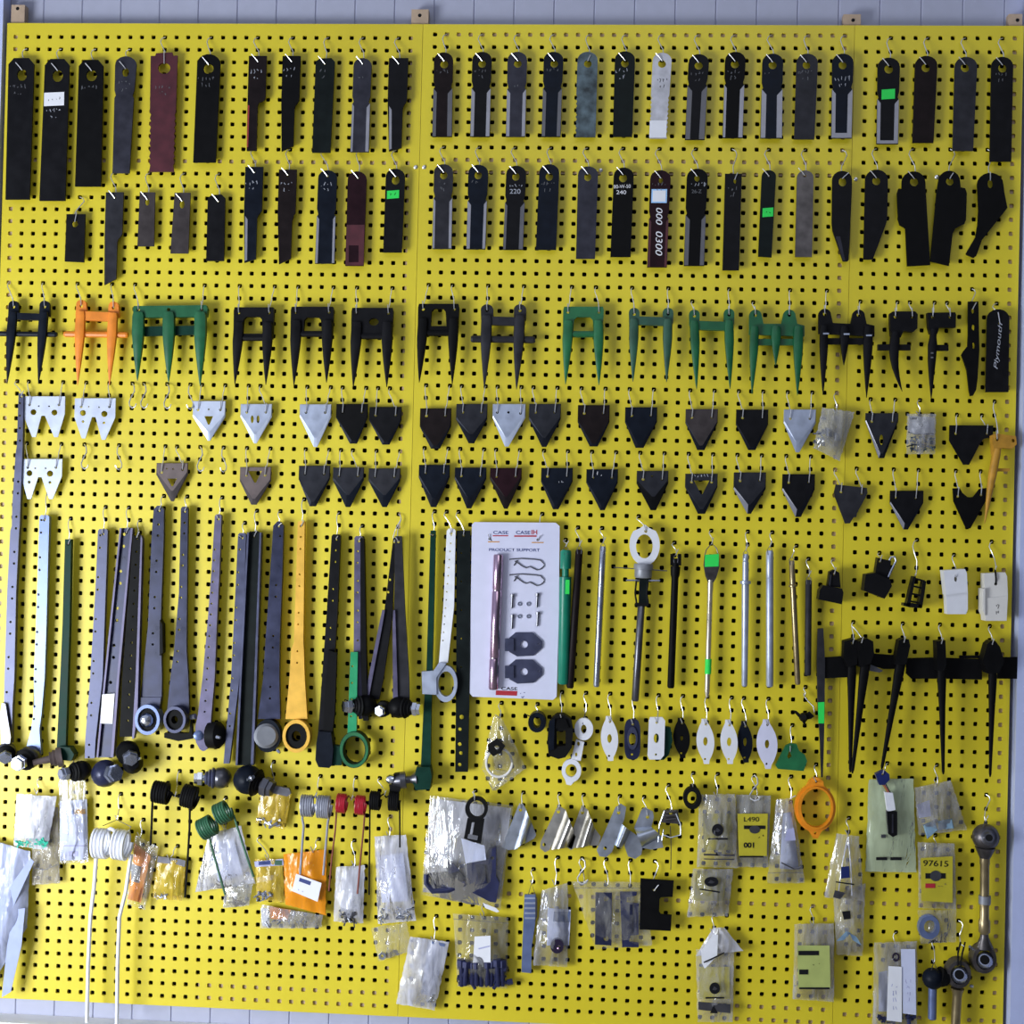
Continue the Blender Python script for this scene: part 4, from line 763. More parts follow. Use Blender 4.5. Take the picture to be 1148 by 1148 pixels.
B().box(547, 606.8, 560, 608, D, .0004).obj('printed_line', 'ink_gold', k); B().box(596, 607.6, 609.5, 608.8, D, .0004).obj('printed_line', 'ink_gold', k); B().plate([(548, 601), (552, 606.4), (550.5, 606.4)], D, .0004).obj('printed_arrow', 'ink', k)
text(k, 'PRODUCT SUPPORT', 576.7, 616.5, 3.3, 'ink_blue', D, .5, 57, 'lettering', .012)
B().rod(W(558.8, 621.5, .026), W(553, 773, .026), [(0, .0085), (.01, .0105), (.255, .0105), (.26, .0095), (.275, .0095), (.28, .0105), (.755, .0105), (.76, .0096), (.775, .0096), (.78, .0105), (.99, .0105), (1, .0085)], 18).obj('hitch_pin', 'pink', k, True)
for y in (626, 643.5):
    q = [(571, y + 1), (585, y), (600, y + 1), (606, y + 2), (609.5, y + 6), (609.5, y + 9), (606, y + 12), (602, y + 13), (598, y + 11), (594, y + 9), (590, y + 10.5), (586, y + 9), (580, y + 4.5), (577, y + 3)]
    B().tube([W(a, c, .0192) for a, c in q], .0013).obj('retaining_clip', 'steel_dk', k, True); B().tube([W(580, y + 2, .0192), W(576, y + 8, .0192)], .0011).obj('clip_end', 'steel_dk', k, True)
for x, y in ((574, 674), (602, 673), (574, 697), (602.5, 694)): B().rod(W(x + .5, y - 8, .0205), W(x - .5, y + 8, .0205), [(0, .0045), (.2, .0045), (.22, .0025), (.98, .0025), (1, .0018)], 8).obj('bolt', 'steel_dk', k)
for x, y in ((582.5, 677), (592.5, 677), (582.5, 691), (592.5, 691)): B().plate(circ(x, y, 2.4), .0172, .002, [circ(x, y, 1.1)]).obj('nut', 'steel', k)
for y in (722, 752.5):
    B().plate([(571, y - 7), (578, y - 13), (597, y - 13), (608, y - 3), (608, y + 4), (598, y + 13), (580, y + 14), (571, y + 9)], .0172, .004, [circ(587.5, y + .6, 4.2, 4.2, 14), circ(604, y, 1.2)]).obj('lug_plate', 'arm_gray', k)
    B().box(566, y - 6, 576, y + 8, .0175, .008).obj('lug_tab', 'arm_gray', k)
B().plate([(556, 774), (580, 774.8), (579.5, 780), (555.6, 779.2)], D, .0005).obj('printed_bar', 'ink_red', k); text(k, 'CASE', 571, 772, 3.5, 'ink', D, 1, 18, 'lettering', .012)
scribble(k, 586, 777, 8, 2, 'ink_blue', D, 2.5, 21)
hook('left wire hook of the white blister card', (551, 583), (549, 604), .012, .017, (-2, -5), .5); hook('right wire hook of the white blister card', (607, 575), (603, 605), .012, .017, (3, -5), .5)

# ---------------------------------------------------------------- rods and shafts
GR = 'hitch pins and shafts in a row'
def shaft(label, x0, y0, x1, y1, prof, mat, name='shaft', hk=None, d=.022, loop=True, pg=None):
    k = thing('shaft_pin', label, 'shaft', x0, y0, GR, d)
    B().rod(W(x0, y0, d), W(x1, y1, d), prof, 16).obj(name, mat, k, True)
    if loop:
        r0 = prof[1][1]; B().tube([W(x0 - 2, y0 + 5, d + r0), W(x0 - 2.6, y0 - 1, d + .004), W(x0, y0 - 5, d), W(x0 + 2.6, y0 - 1, d + .004), W(x0 + 2, y0 + 5, d + r0)], .0008, 5).obj('tie_wire', 'steel_dk', k, True)
        hook('wire hook of the ' + label, pg or (x0 + 1, y0 - 22), (x0, y0 - 4.4), d - .001, d + .001, (3, -6), .6)
    return k
def cyl(r, *st): return [(0, r * .75), (.012, r)] + list(st) + [(.988, r), (1, r * .75)]
k = shaft('bright green tube with lime sticker beside the blister card', 634.5, 616.5, 631.5, 767, cyl(.0115, (.14, .0115), (.142, .007), (.20, .007), (.202, .0125)), 'teal', pg=(641, 605)); B().plate([(634, 650), (638.5, 650), (638.2, 666), (633.6, 666)], .0345, .0006).obj('price_sticker', 'sticker', k)
shaft('dark brown plain shaft beside the bright green tube', 649.5, 616, 639, 771.5, cyl(.0078), 'brownblk', pg=(649, 593))
shaft('silver-topped smooth steel shaft, left of the ring tool', 676, 612.5, 668.6, 770, cyl(.0068, (.345, .0068), (.35, .0062), (.36, .0068)), 'steel', pg=(674, 592))
# ring tool
lab = 'white ring-topped lifting tool with grey collar and cross pins'
k = thing('lifting_tool', lab, 'lifting tool', 723, 588, None, .02)
B().plate([(718, 592), (723, 588), (728, 592)] + [(722.7 + 17 * math.cos(a), 611 + 23 * math.sin(a)) for a in [-.75 + i * (PI + 1.5) / 22 for i in range(23)]], .016, .010, [circ(722.5, 612.5, 9.5, 13.5, 22), circ(724, 595.5, 1.8)]).obj('ring_handle', 'plas_w', k)
B().rod(W(721.5, 632, .022), W(721, 648, .022), [(0, .019), (.1, .0205), (.4, .0205), (.42, .0185), (.9, .0185), (1, .016)], 18).obj('collar', 'cap_gray', k, True)
B().tube([W(688, 636, .022), W(748, 640, .022)], .0012).obj('cross_pin', 'steel_dk', k, True); B().tube([W(702, 650.5, .026), W(740, 651, .026)], .002).obj('cross_pin', 'steel', k, True)
B().plate([(717, 648), (727, 648), (726, 680), (716, 680)], .016, .012).obj('linkage_body', 'greenblk', k)
for x in (713.5, 726.5): B().tube([W(x, 651, .026), W(x - 1.5, 665, .028), W(x + .5, 678, .026)], .0022).obj('link_bar', 'rubber', k, True)
B().box(712, 676, 727, 679.5, .018, .012).obj('link_plate', 'rubber', k)
B().rod(W(719, 678, .022), W(712, 786, .022), cyl(.0078), 16).obj('shaft', 'steel_dk', k, True); hook('wire hook of the ' + lab, (717, 578), (724, 595), .016, .026, (-2, -7), .5)
k = shaft('black shaft with forked top right of the ring tool', 757.6, 626, 752, 771.4, cyl(.0075, (.06, .0075), (.061, .0105), (.13, .0095), (.15, .0075)), 'soot', pg=(760, 602))
for x in (753.5, 762): B().box(x - 1.8, 621, x + 1.8, 634, .016, .012).obj('fork_tine', 'soot', k)
lab = 'paddle-headed rod with two lime green stickers'
k = thing('paddle_rod', lab, 'rod', 798, 610, GR, .02)
B().plate([(790, 622), (806, 621), (806.5, 636), (803, 648), (800, 653), (794, 653), (791, 646), (789, 634)], .018, .009).obj('paddle_head', 'gunmetal', k)
B().tube([W(790, 623, .022), W(792, 616, .022), W(798, 609, .022), W(803.5, 615, .022), (W(805.5, 623, .022))], .0011).obj('wire_loop', 'steel_dk', k, True)
B().rod(W(796.5, 650, .022), W(792.6, 781.5, .022), [(0, .0062), (.08, .0062), (.1, .0055), (.27, .0055), (.275, .0049), (.285, .0055), (.95, .0055), (1, .003)], 14).obj('rod', 'brass_lt', k, True)
B().plate([(790.4, 622), (806, 621), (805.5, 635), (790, 635.5)], .0272, .0006).obj('price_sticker', 'sticker', k)
B().rod(W(794.2, 738.8, .022), W(793.7, 755.5, .022), [(0, .0068), (.45, .0068), (.5, .0062), (.55, .0068), (1, .0068)], 14).obj('green_tape', 'sticker', k, True); hook('wire hook of the ' + lab, (798, 591), (798, 609.4), .021, .023, (2, -7), .5)
shaft('silver shaft with raised collar near its top', 836, 621, 834.7, 769.5, cyl(.0062, (.05, .0062), (.055, .0052), (.06, .0066), (.20, .0066), (.205, .0115), (.225, .0115), (.23, .0078)), 'silver')
shaft('plain silver shaft, right of the collared silver one', 863, 617, 863, 770, cyl(.0078, (.20, .0078), (.203, .0073), (.21, .0078)), 'silver', pg=(866, 595))
shaft('brass-coloured leaning shaft with thin collar', 887.5, 628.5, 894.4, 767.4, cyl(.0058, (.19, .0062), (.2, .009), (.21, .009), (.215, .0062)), 'brass', pg=(889, 609))
shaft('short dark shaft right of the brass-coloured one', 906.6, 650, 905.6, 757.4, cyl(.0068), 'char', pg=(906, 628))

# ---------------------------------------------------------------- clips, blocks
def P(name, label, cat, parts, hk=None, grp=None, d=.014):
    """parts: (name, mat, outline, d, t, holes)."""
    x, y = parts[0][2][0]; k = thing(name, label, cat, x, y, grp, d)
    for q in parts: B().plate(q[2], q[3], q[4], q[5] if len(q) > 5 else ()).obj(q[0], q[1], k)
    if hk: hook('wire hook of the ' + label, hk[0], hk[1], hk[2], hk[3], hk[4] if len(hk) > 4 else (2, -7), .5)
    return k
P('plug_clip', 'black plug-shaped plastic clip left of the tilted clip', 'clip', [('body', 'plas_b', [(919, 662), (923, 656), (944, 660), (945.7, 664), (944, 677.6), (918, 672)], .012, .03), ('neck', 'plas_b', [(930, 641), (935, 638.5), (941, 642), (942.5, 659), (928, 657)], .014, .02, [circ(935.5, 643.5, 1.6)]), ('rib', 'char', [(930.5, 644), (932.5, 644), (931, 657), (929, 657)], .034, .003)], ((934, 622), (935.5, 643), .014, .034))
k = P('latch_clip', 'black latch clip hanging tilted with looped wire', 'clip', [('body', 'plas_b', [(970.5, 644), (981, 642), (998, 650), (1000, 657), (992, 671.3), (968.6, 662)], .012, .032), ('neck', 'plas_b', [(984, 625), (999, 629), (997, 651), (981, 645)], .014, .022, [circ(987, 629.5, 1.6)])], ((983, 614), (987, 629), .014, .036))
B().tube([W(996, 630, .03), W(999, 624.5, .034), W(1003, 624, .034), (W(1004.5, 629, .034)), W(999, 640, .036), W(996, 647, .036)], .0022).obj('spring_wire', 'steel', k, True)
k = P('cage_clip', 'small black open cage clip right of the latch clip', 'clip', [('side_rail', 'plas_b', [(1024, 646), (1027, 646.5), (1020, 680), (1016, 679)], .014, .022), ('side_rail', 'plas_b', [(1035, 650), (1038.5, 652), (1034, 681), (1029.5, 681.5)], .014, .022), ('foot', 'plas_b', [(1013, 676), (1022, 676), (1033, 678), (1033.5, 682), (1020, 681), (1013, 679)], .014, .022)])
for i in range(4): B().tube([W(1025 - i * 1.6, 648.5 + i * 8.5, .03), W(1036.5 - i * 1.2, 651.5 + i * 8.3, .03)], .0022).obj('cross_bar', 'plas_b', k, True)
hook('wire hook of the small black open cage clip', (1029, 611), (1026, 645.5), .016, .03, (0, -2), 1)
k = P('guide_block', 'white bent guide block with dark slot', 'guide block', [('upper_face', 'plas_w', [(1058, 639.5), (1082, 638), (1084, 643), (1085, 664), (1061, 667)], .014, .03, [circ(1071.6, 649, 1.8, 3.4, 10)]), ('lower_face', 'plas_w', [(1061, 667), (1085, 664), (1085, 683), (1083, 688.5), (1062, 688.5)], .014, .024)], ((1071, 625), (1071.6, 646.5), .014, .044, (-1, -2)))
k = P('guide_block', 'off-white guide block hung by a black tie', 'guide block', [('upper_face', 'plas_c', [(1103.5, 643), (1127, 641.7), (1129, 646), (1130, 668), (1104, 671)], .014, .028, [circ(1116.5, 654.5, 1.9)]), ('lower_face', 'plas_c', [(1103, 671), (1130, 668), (1128.5, 696), (1105, 696)], .014, .032), ('side_lip', 'plas_c', [(1102.3, 660), (1104.5, 660), (1104.5, 690), (1102.3, 685)], .014, .036)])
B().tube([W(1116.5, 655, .04), W(1116.6, 648, .046), W(1116, 641.5, .044), W(1115.5, 639, .03), W(1116, 645, .013)], .0018).obj('cable_tie', 'rubber', k, True); scribble(k, 1118, 680, 5, 2, 'taupe', .0462, 5, 3); hook('wire hook of the off-white guide block', (1114, 613), (1115.6, 639.4), .027, .031, (2, -5), .6)

# ---------------------------------------------------------------- black crop fingers with wing plates
GF = 'black crop fingers at the right'
def finger(label, head, ptop, ptip, w, wings, d=.03, mat='soot', hk=None, pg=None):
    k = thing('crop_finger', label, 'crop finger', ptop[0], ptop[1], GF, d)
    B().plate(head, .019, d - .001, [circ(hk[0], hk[1] + .4, 1.8)] if hk else ()).obj('head', mat, k)
    prong(k, ptop[0], ptop[1], w, ptip[0], ptip[1], mat, d + .006, .008, 0, 'finger', [(0, .95), (.1, 1), (.35, .72), (.6, .55), (.8, .42), (.97, .32), (1, .15)])
    for i, q in enumerate(wings): B().plate(q, .0125, .0064).obj('wing_plate', mat, k)
    if hk: hook('wire hook of the ' + label, pg or (hk[0], hk[1] - 22), hk, .019, d + .018, (2, -6), .4)
    return k
lab = 'long black strap finger with lime green tape'
k = thing('crop_finger', lab, 'crop finger', 920, 705, GF, .02)
B().plate([(917, 705), (923, 704.5), (925, 742), (924.5, 800), (923.6, 840), (922.5, 871.5), (921, 871.5), (919.5, 830), (917, 790), (916, 742)], .014, .008).obj('strap', 'char', k); B().plate([(917, 787.5), (924.3, 787), (924, 811), (917.5, 811)], .0222, .0006).obj('green_tape', 'sticker', k)
B().plate([(925, 737), (956, 735), (957, 759), (925, 760.5)], .012, .006).obj('wing_plate', 'soot', k)
finger('black finger of the converging pair, upright one', [(946.5, 719), (957, 716), (962, 720), (961, 745), (951, 748), (946, 738)], (955, 745), (953.2, 866), 10, [], hk=(956, 721), pg=(958, 695))
k = finger('black finger of the converging pair, slanting one', [(963, 719), (972, 715.5), (979, 719), (980, 733), (976, 744), (964, 748), (962, 735)], (970, 745), (955.5, 867), 10.5, [[(972, 731), (982, 733), (1009, 735), (1009, 750), (990, 750), (974, 745)]], d=.038, hk=(966, 720), pg=(958, 695))
B().plate([(976, 745), (983, 748), (990, 752), (986, 754), (975, 752)], .034, .006).obj('spring_tab', 'steel_dk', k)
k = finger('black finger slanting down left above the blue connector', [(1008, 718), (1012, 716), (1019, 717), (1020.5, 724), (1016, 745), (1003, 745)], (1010, 742), (988.5, 862), 11, [[(1017, 738), (1055, 737), (1056, 761), (1022, 761), (1016, 755)]], hk=(1013.5, 719.5), pg=(1013, 695))
k = finger('straight black finger with narrow square head', [(1050, 719), (1060, 718), (1061, 745), (1059, 752), (1051, 752)], (1055.5, 748), (1057.5, 868), 10, [[(1058, 737.5), (1101, 739), (1101, 762), (1060, 761)]], d=.032, hk=(1055.5, 721), pg=(1055, 697))
k = finger('black finger with broad domed head at the right edge', [(1107, 722), (1111, 718.5), (1116, 718.5), (1121, 725), (1126, 741), (1120, 755), (1107, 755), (1102, 741)], (1113, 752), (1110, 871), 9, [[(1076, 735), (1104, 735), (1104, 738), (1076, 738)], [(1122, 737), (1152, 736.5), (1152, 761), (1118, 761)]], d=.034, hk=(1112.5, 722), pg=(1112, 700))

# ---------------------------------------------------------------- washers, shields, links
GD = 'small shields and links in one row'
def tie(k, x, y): B().tube([W(x - 2.5, y + 5, .0215), W(x - 1, y - 3, .02), W(x + 1.5, y - 12, .016), W(x + 3, y + 2, .012)], .0007, 5).obj('tie_wire', 'steel_dk', k, True)
def shield(label, mat, x0, x1, y0, y1, kind='d', slot=(2.6, 5), hs=True, d=.014, t=.006, sub=None):
    cx, cy = (x0 + x1) / 2, (y0 + y1) / 2; w, h = (x1 - x0) / 2, (y1 - y0) / 2; lean = -1.2
    if kind == 'd':
        ys = [-1 + 2 * i / 12 for i in range(13)]; hw = lambda q: max(3.0, w * (1 - abs(q) ** 1.9) + .8 * abs(q))
        o = [(cx + hw(q) - lean * q, cy + h * q) for q in ys] + [(cx - hw(q) - lean * q, cy + h * q) for q in reversed(ys)]
    elif kind == 'o': o = [(cx + w * math.copysign(abs(math.cos(a)) ** .6, math.cos(a)), cy + h * math.copysign(abs(math.sin(a)) ** .55, math.sin(a))) for a in [2 * PI * i / 28 for i in range(28)]]
    else: o = [(x0 + 3, y0), (x1 - 3, y0), (x1, y0 + 4), (x1 - 1, y1 - 5), (x1 - 5, y1), (x0 + 2, y1), (x0, y1 - 4), (x0 + 1.5, y0 + 4)]
    k = B().plate(o, d, t, [circ(cx, cy, slot[0], slot[1], 14), circ(cx + .5, y0 + 6, 1.5), circ(cx - .5, y1 - 5.5, 1.3)] if hs else [circ(cx + .5, y0 + 6, 1.5)]).obj('shield', mat, None, False, W(cx, y0, d)); tag(k, label, 'shield', GD)
    if sub: sub(k, cx, cy)
    hook('wire hook of the ' + label, (cx, y0 - 24), (cx + .5, y0 + 5.4), d, d + t, (-2, -5), .6)
    return k
lab = 'small black roller bush beside the black block'
k = thing('roller_bush', lab, 'bush', 602, 800, GD, .014)
B().plate(circ(602, 810, 10, 11.3, 22), .012, .034, [circ(602, 810, 4.4, 6.2, 16)]).obj('outer_ring', 'blueblk', k); hook('wire hook of the ' + lab, (604, 789), (603, 802.6), .013, .04, (-2, -4), .5)
B().tube([W(588, 800, .02), W(594, 803, .03), W(598, 803, .047)], .0012).obj('tie_wire', 'rubber', k, True)
lab = 'chunky black moulded block with central opening'
k = thing('moulded_block', lab, 'block', 628, 801, GD, .014)
B().plate([(618, 806), (624, 801), (632, 801), (640, 806), (642.5, 820), (641, 838), (634, 849), (626, 851), (615, 847), (613.6, 830), (615, 812)], .012, .030, [[(624, 820), (634, 819), (634, 836), (624, 837)], circ(629, 804.5, 1.6)]).obj('body', 'rubber', k)
B().plate([(616, 808), (622, 806), (621, 840), (614.5, 842)], .0421, .006).obj('side_wall', 'blueblk', k); B().plate([(625, 806), (634, 806), (638, 816), (622, 817)], .0421, .004).obj('top_lip', 'soot', k); hook('wire hook of the ' + lab, (629, 783), (629, 804), .012, .047, (-1, -3), .4)
lab = 'white two-ring link bar hanging tilted'
k = thing('link_bar', lab, 'link', 655, 806, GD, .014)
B().plate(circ(654.5, 817.5, 10.5, 12.5, 22), .016, .012, [circ(654.5, 817.5, 3.2, 5.2, 12)]).obj('upper_ring', 'plas_w', k); B().plate(circ(640.6, 864, 11, 13, 22), .016, .012, [circ(640.3, 864, 6.5, 7.4, 16)]).obj('lower_ring', 'plas_w', k)
B().plate([(646, 829), (655, 832), (651, 853), (640, 852)], .016, .011, [circ(648.5, 834, 1.6, 2.6), circ(646, 846, 1.4, 2.4)]).obj('web', 'plas_w', k); B().plate([(633, 873), (645, 875), (640, 880.5), (635, 879.5)], .016, .010).obj('end_tab', 'plas_w', k)
B().tube([W(653, 812, .029), W(655, 803, .022), W(656.5, 798, .018), W(655, 806, .014)], .0008, 5).obj('tie_wire', 'steel_dk', k, True); hook('wire hook of the ' + lab, (657, 777), (656.3, 799), .015, .018, (-2, -5), .6)
shield('white pointed shield left of the dark oval one', 'plas_w', 673.7, 693, 803, 853)
shield('dark glossy rounded shield with raised rim', 'arm_blue', 700, 718, 806, 851.5, 'o', (4, 7), sub=lambda k, x, y: B().plate(circ(x, y - 1, 5.8, 13, 20), .0201, .003, [circ(x, y, 4, 7.2, 16)]).obj('raised_rim', 'arm_gray', k))
shield('white rectangular shield with green block behind it', 'plas_w', 726, 745.6, 804, 851.5, 'r', (3, 5.5), d=.03)
P('backing_block', 'dark green block tucked behind the white rectangular shield', 'block', [('body', 'green_dk', [(742, 814), (752, 816), (754, 830), (750, 846), (744, 852), (735, 852), (737, 818)], .012, .016, [circ(742, 822, 1.5)])], None, GD)
shield('black pointed shield left of the white trio', 'soot', 755, 773.5, 805, 850, 'd', (1.6, 3.4))
shield('white pointed shield with tan-looking square hole', 'plas_w', 781, 800.8, 806, 856.5)
shield('white pointed shield overlapping a black one', 'plas_w', 808, 827, 807, 856.5, d=.022)
shield('black pointed shield behind the white one', 'blueblk', 827, 843.7, 808.5, 855, 'd', (2, 5))
shield('large lilac-white pointed shield at the row end', 'plas_l', 848.4, 871.6, 806.6, 862)
k = P('mounting_bracket', 'small green bracket with teardrop hole', 'bracket', [('body', 'green_lt', [(869.5, 858), (881, 836), (886, 833.5), (893, 834), (896, 842), (902, 846), (905, 853), (901, 864.5), (872, 862)], .014, .008, [[(885, 841), (888, 848), (884, 851), (882.5, 848)]])], ((886, 817), (886, 842), .014, .022, (0, -6)), GD)
lab = 'tiny black wing nut hanging beside the strap finger'
k = thing('wing_nut', lab, 'wing nut', 901, 797, GD, .014)
B().rod(W(901, 804, .014), W(901, 804, .034), [(0, .010), (.6, .0095), (1, .006)], 10).obj('hub', 'rubber', k, True); B().plate([(889, 797), (893, 797), (899, 802), (898, 807)], .02, .006).obj('wing', 'rubber', k); B().plate([(903, 800), (908, 798), (913, 803), (909, 806), (903, 807)], .02, .006).obj('wing', 'rubber', k); B().plate([(899, 808), (904, 808), (902, 813.5)], .02, .006).obj('wing', 'rubber', k)
B().tube([W(901, 779, .012), W(905, 785, .018), W(912, 792, .02), W(913, 799, .024)], .0012).obj('tie_wire', 'steel_dk', k, True); hook('wire hook of the ' + lab, (901, 768), (902, 780.5), .011, .014, (-1, -4), .5)
lab = 'small black ring with nub beside the clear card bag'
k = thing('eye_ring', lab, 'ring', 776.6, 884, None, .02)
B().plate(circ(776.4, 895, 10.3, 12.5, 24), .018, .018, [circ(776, 895, 5.4, 7.6, 18)]).obj('ring', 'rubber', k); B().plate([(774, 880), (780, 880), (783, 887), (773, 886)], .018, .012, [circ(777, 882.6, 1.4)]).obj('nub', 'rubber', k); hook('wire hook of the ' + lab, (777, 866), (777, 882), .018, .03, (-1, -4), .5)

# orange two-lug ring
lab = 'orange two-lug ring hanging below the strap finger'
k = thing('lug_ring', lab, 'ring', 914, 873, None, .02)
o = [(912, 940), (907, 932)] + [(914 + 23 * math.cos(a), 906 + 27 * math.sin(a)) for a in [PI * .68 + i * PI * .68 / 12 for i in range(13)]] + [(908, 875), (912, 872), (918, 872), (923, 876)] + [(914 + 23 * math.cos(a), 906 + 27 * math.sin(a)) for a in [-PI * .36 + i * PI * .68 / 12 for i in range(13)]] + [(921, 932), (917, 940)]
B().plate(o, .016, .012, [circ(915.5, 906, 17, 21.5, 28), circ(915, 876.5, 1.7), circ(914, 934, 1.6)]).obj('ring_body', 'orange_ring', k); B().plate(circ(914.5, 906, 20, 24, 28), .0281, .006, [circ(915.5, 906, 17.3, 21.8, 28)]).obj('raised_rim', 'orange_ring', k)
hook('left wire hook of the orange two-lug ring', (915, 858), (915, 876), .016, .036, (-3, -5), .5)

# ---------------------------------------------------------------- bent metal deflectors
GM = 'bent sheet-metal deflectors'
def deflect(label, m1, m2, flat, bend, wing, hk, hole2=None, d=.016):
    """flat plate, curved bend strip, wing plate turned away."""
    k = thing('deflector', label, 'deflector', hk[0], hk[1] - 6, GM, d)
    hs = [circ(hk[0], hk[1], 2, 2.2, 10)] + ([circ(hole2[0], hole2[1], 2, 2.2, 10)] if hole2 else [])
    B().plate(flat, d, .003, hs).obj('flat_plate', m1, k)
    (a0, a1), (b0, b1) = bend; b = B(); vs = []; n = 8
    for i in range(n + 1):
        f = i / n; dd = d + .003 + .022 * math.sin(PI * f)
        vs += [W(lerp(a0[0], b0[0], f), lerp(a0[1], b0[1], f), dd), W(lerp(a1[0], b1[0], f), lerp(a1[1], b1[1], f), dd)]
    m = len(vs); vs2 = vs + [p + Vector((0, .002, 0)) for p in vs]
    fs = [(2 * i, 2 * i + 1, 2 * i + 3, 2 * i + 2) for i in range(n)] + [(m + 2 * i, m + 2 * i + 2, m + 2 * i + 3, m + 2 * i + 1) for i in range(n)] + [(2 * i, 2 * i + 2, m + 2 * i + 2, m + 2 * i) for i in range(n)] + [(2 * i + 1, m + 2 * i + 1, m + 2 * i + 3, 2 * i + 3) for i in range(n)] + [(0, m, m + 1, 1), (2 * n, 2 * n + 1, m + 2 * n + 1, m + 2 * n)]
    b.add(vs2, fs).obj('bend', m2, k, True); B().plate(wing, d, .003).obj('wing', m1, k)
    hook('wire hook of the ' + label, (hk[0] + 1, hk[1] - 25), (hk[0], hk[1] - 1.5), d, d + .003, (-1, -6), .4); return k
deflect('bluish galvanised deflector hanging over the big clear bag', 'galv', 'galv', [(581, 903), (586, 901), (590, 908), (580, 952), (570, 953), (562.5, 950)], ((583 + 7, 908), (573, 953)) and (((589.5, 908), (576, 953)), ((596, 922), (590, 944))), [(595, 920), (601, 936), (599, 940), (588, 946)], (583.5, 908))
deflect('warm grey deflector, left of the close pair', 'galv_w', 'galv_w', [(624, 906), (628, 904), (634, 908), (630, 925), (616, 953), (611, 955.5), (605.5, 951), (606, 944)], (((634, 908), (617, 953)), ((644, 934), (637, 950))), [(637, 925), (645.5, 938), (641, 952), (633, 948)], (626, 910), (610, 947))
deflect('warm grey deflector, right of the close pair', 'galv_w', 'galv_w', [(651, 906), (654, 904), (659, 908), (656, 925), (645, 950), (640, 953), (635, 949)], (((659, 908), (645, 951)), ((667, 930), (662, 948))), [(663, 924), (673.5, 938), (671, 948), (658, 948)], (653, 911))
deflect('bluish deflector with two round lug holes', 'galv', 'galv', [(690, 905), (696, 901), (702, 905), (700, 918), (686, 955), (680, 961), (672, 960), (669, 953)], (((697, 924), (689, 947)), ((707, 932), (697, 952))), [(706, 931), (713, 936), (722, 939), (719, 958), (712, 963), (704, 960), (700, 948)], (693.5, 911), (678.5, 951))
deflect('dull grey bent deflector beside the spring clip', 'galv', 'galv', [(719, 908), (723, 905), (732, 910), (733, 916), (729, 932), (711, 928), (715, 918)], (((729, 926), (711, 928)), ((742, 938), (720, 950))), [(741, 936), (743.5, 950), (730, 952.5), (718, 950)], (726, 916), d=.02)
lab = 'small wire-sprung metal clip right of the deflectors'
k = thing('spring_clip', lab, 'clip', 751, 903, None, .018)
B().plate([(744, 908), (760, 908), (762, 924), (742, 922)], .016, .004, [circ(752, 912, 1.8)]).obj('clip_plate', 'gunmetal', k)
B().tube([W(745, 909, .03), W(739, 926, .032), W(738, 944, .03), W(742, 942, .03), W(744, 930, .03)], .0015).obj('spring_wire', 'galv', k, True); B().tube([W(758, 912, .03), W(763, 924, .032), W(763, 936, .03), W(752, 939, .03), W(743, 936, .03)], .0015).obj('spring_wire', 'galv', k, True)
for i in range(3): B().tube([W(746 + i * .3, 911 + i * 4, .026), W(758, 909 + i * 4.4, .028)], .0019).obj('coil_turn', 'gunmetal', k, True)
B().tube([W(751.5, 926, .022), W(752.5, 950, .016), W(752, 975, .012)], .0009, 5).obj('tie_wire', 'steel_dk', k, True); hook('wire hook of the ' + lab, (752, 882), (752, 911), .016, .022, (-1, -5), .7)
# ---------------------------------------------------------------- spring tines
GT = 'coiled spring tines'
def coil(k, a, b, rad, turns, wr, mat):
    """helix between world points a, b."""
    ax = b - a; t = ax.normalized(); u = Vector((0, 1, 0)); u = (u - t * u.dot(t)).normalized(); w = t.cross(u); n = 14
    pts = [a + ax * (i / (n * turns)) + (u * math.cos(2 * PI * i / n) + w * math.sin(2 * PI * i / n)) * rad for i in range(int(n * turns) + 1)]
    return B().tube(pts, wr, 6).obj('coil', mat, k, True)
def tine(label, coils, legs, mat, wr, d=.045, bridge=None, hk=None, legmat=None, pg=None, cw=1.0):
    """coils: (xa, ya, xb, yb, radius px, turns)."""
    k = thing('spring_tine', label, 'spring tine', coils[0][0], coils[0][1], GT, d)
    for c in coils: a_, b_ = W(c[0], c[1], d), W(c[2], c[3], d); tn = max(3, round((b_ - a_).length / (1.8 * wr * cw))); coil(k, a_, b_, c[4] * K, tn, wr * cw, mat)
    for l in legs: B().tube([W(p[0], p[1], p[2] if len(p) > 2 else d) for p in l], wr, 7).obj('leg', legmat or mat, k, True)
    if bridge: B().tube([W(p[0], p[1], p[2] if len(p) > 2 else d) for p in bridge], wr, 7).obj('bridge', legmat or mat, k, True)
    if hk: hook('wire hook of the ' + label, pg or (hk[0], hk[1] - 20), hk, d - wr - .002, d + wr, (2, -5), .5)
    return k
tine('tall white double-coil tine reaching the floor ledge', [(106, 945, 121, 946, 15, 4), (128, 946, 143, 948, 15, 4)], [[(108, 961), (105.5, 995), (101.5, 1028), (99, 1080), (97.5, 1146)], [(147, 958), (141, 1000), (134, 1028), (132, 1080), (131, 1149)]], 'spring_w', .0042, .045, [(121, 931), (124, 929), (128, 931)])
B().tube([W(115, 926, .05), W(131, 919, .03), W(147, 927, .05), (W(143, 934, .05))], .0008, 5).obj('tie_wire', 'steel_dk', bpy.data.objects['spring_tine'], True); hook('wire hook of the tall white double-coil tine', (131, 893), (131, 919), .029, .031, (-2, -5), .6)
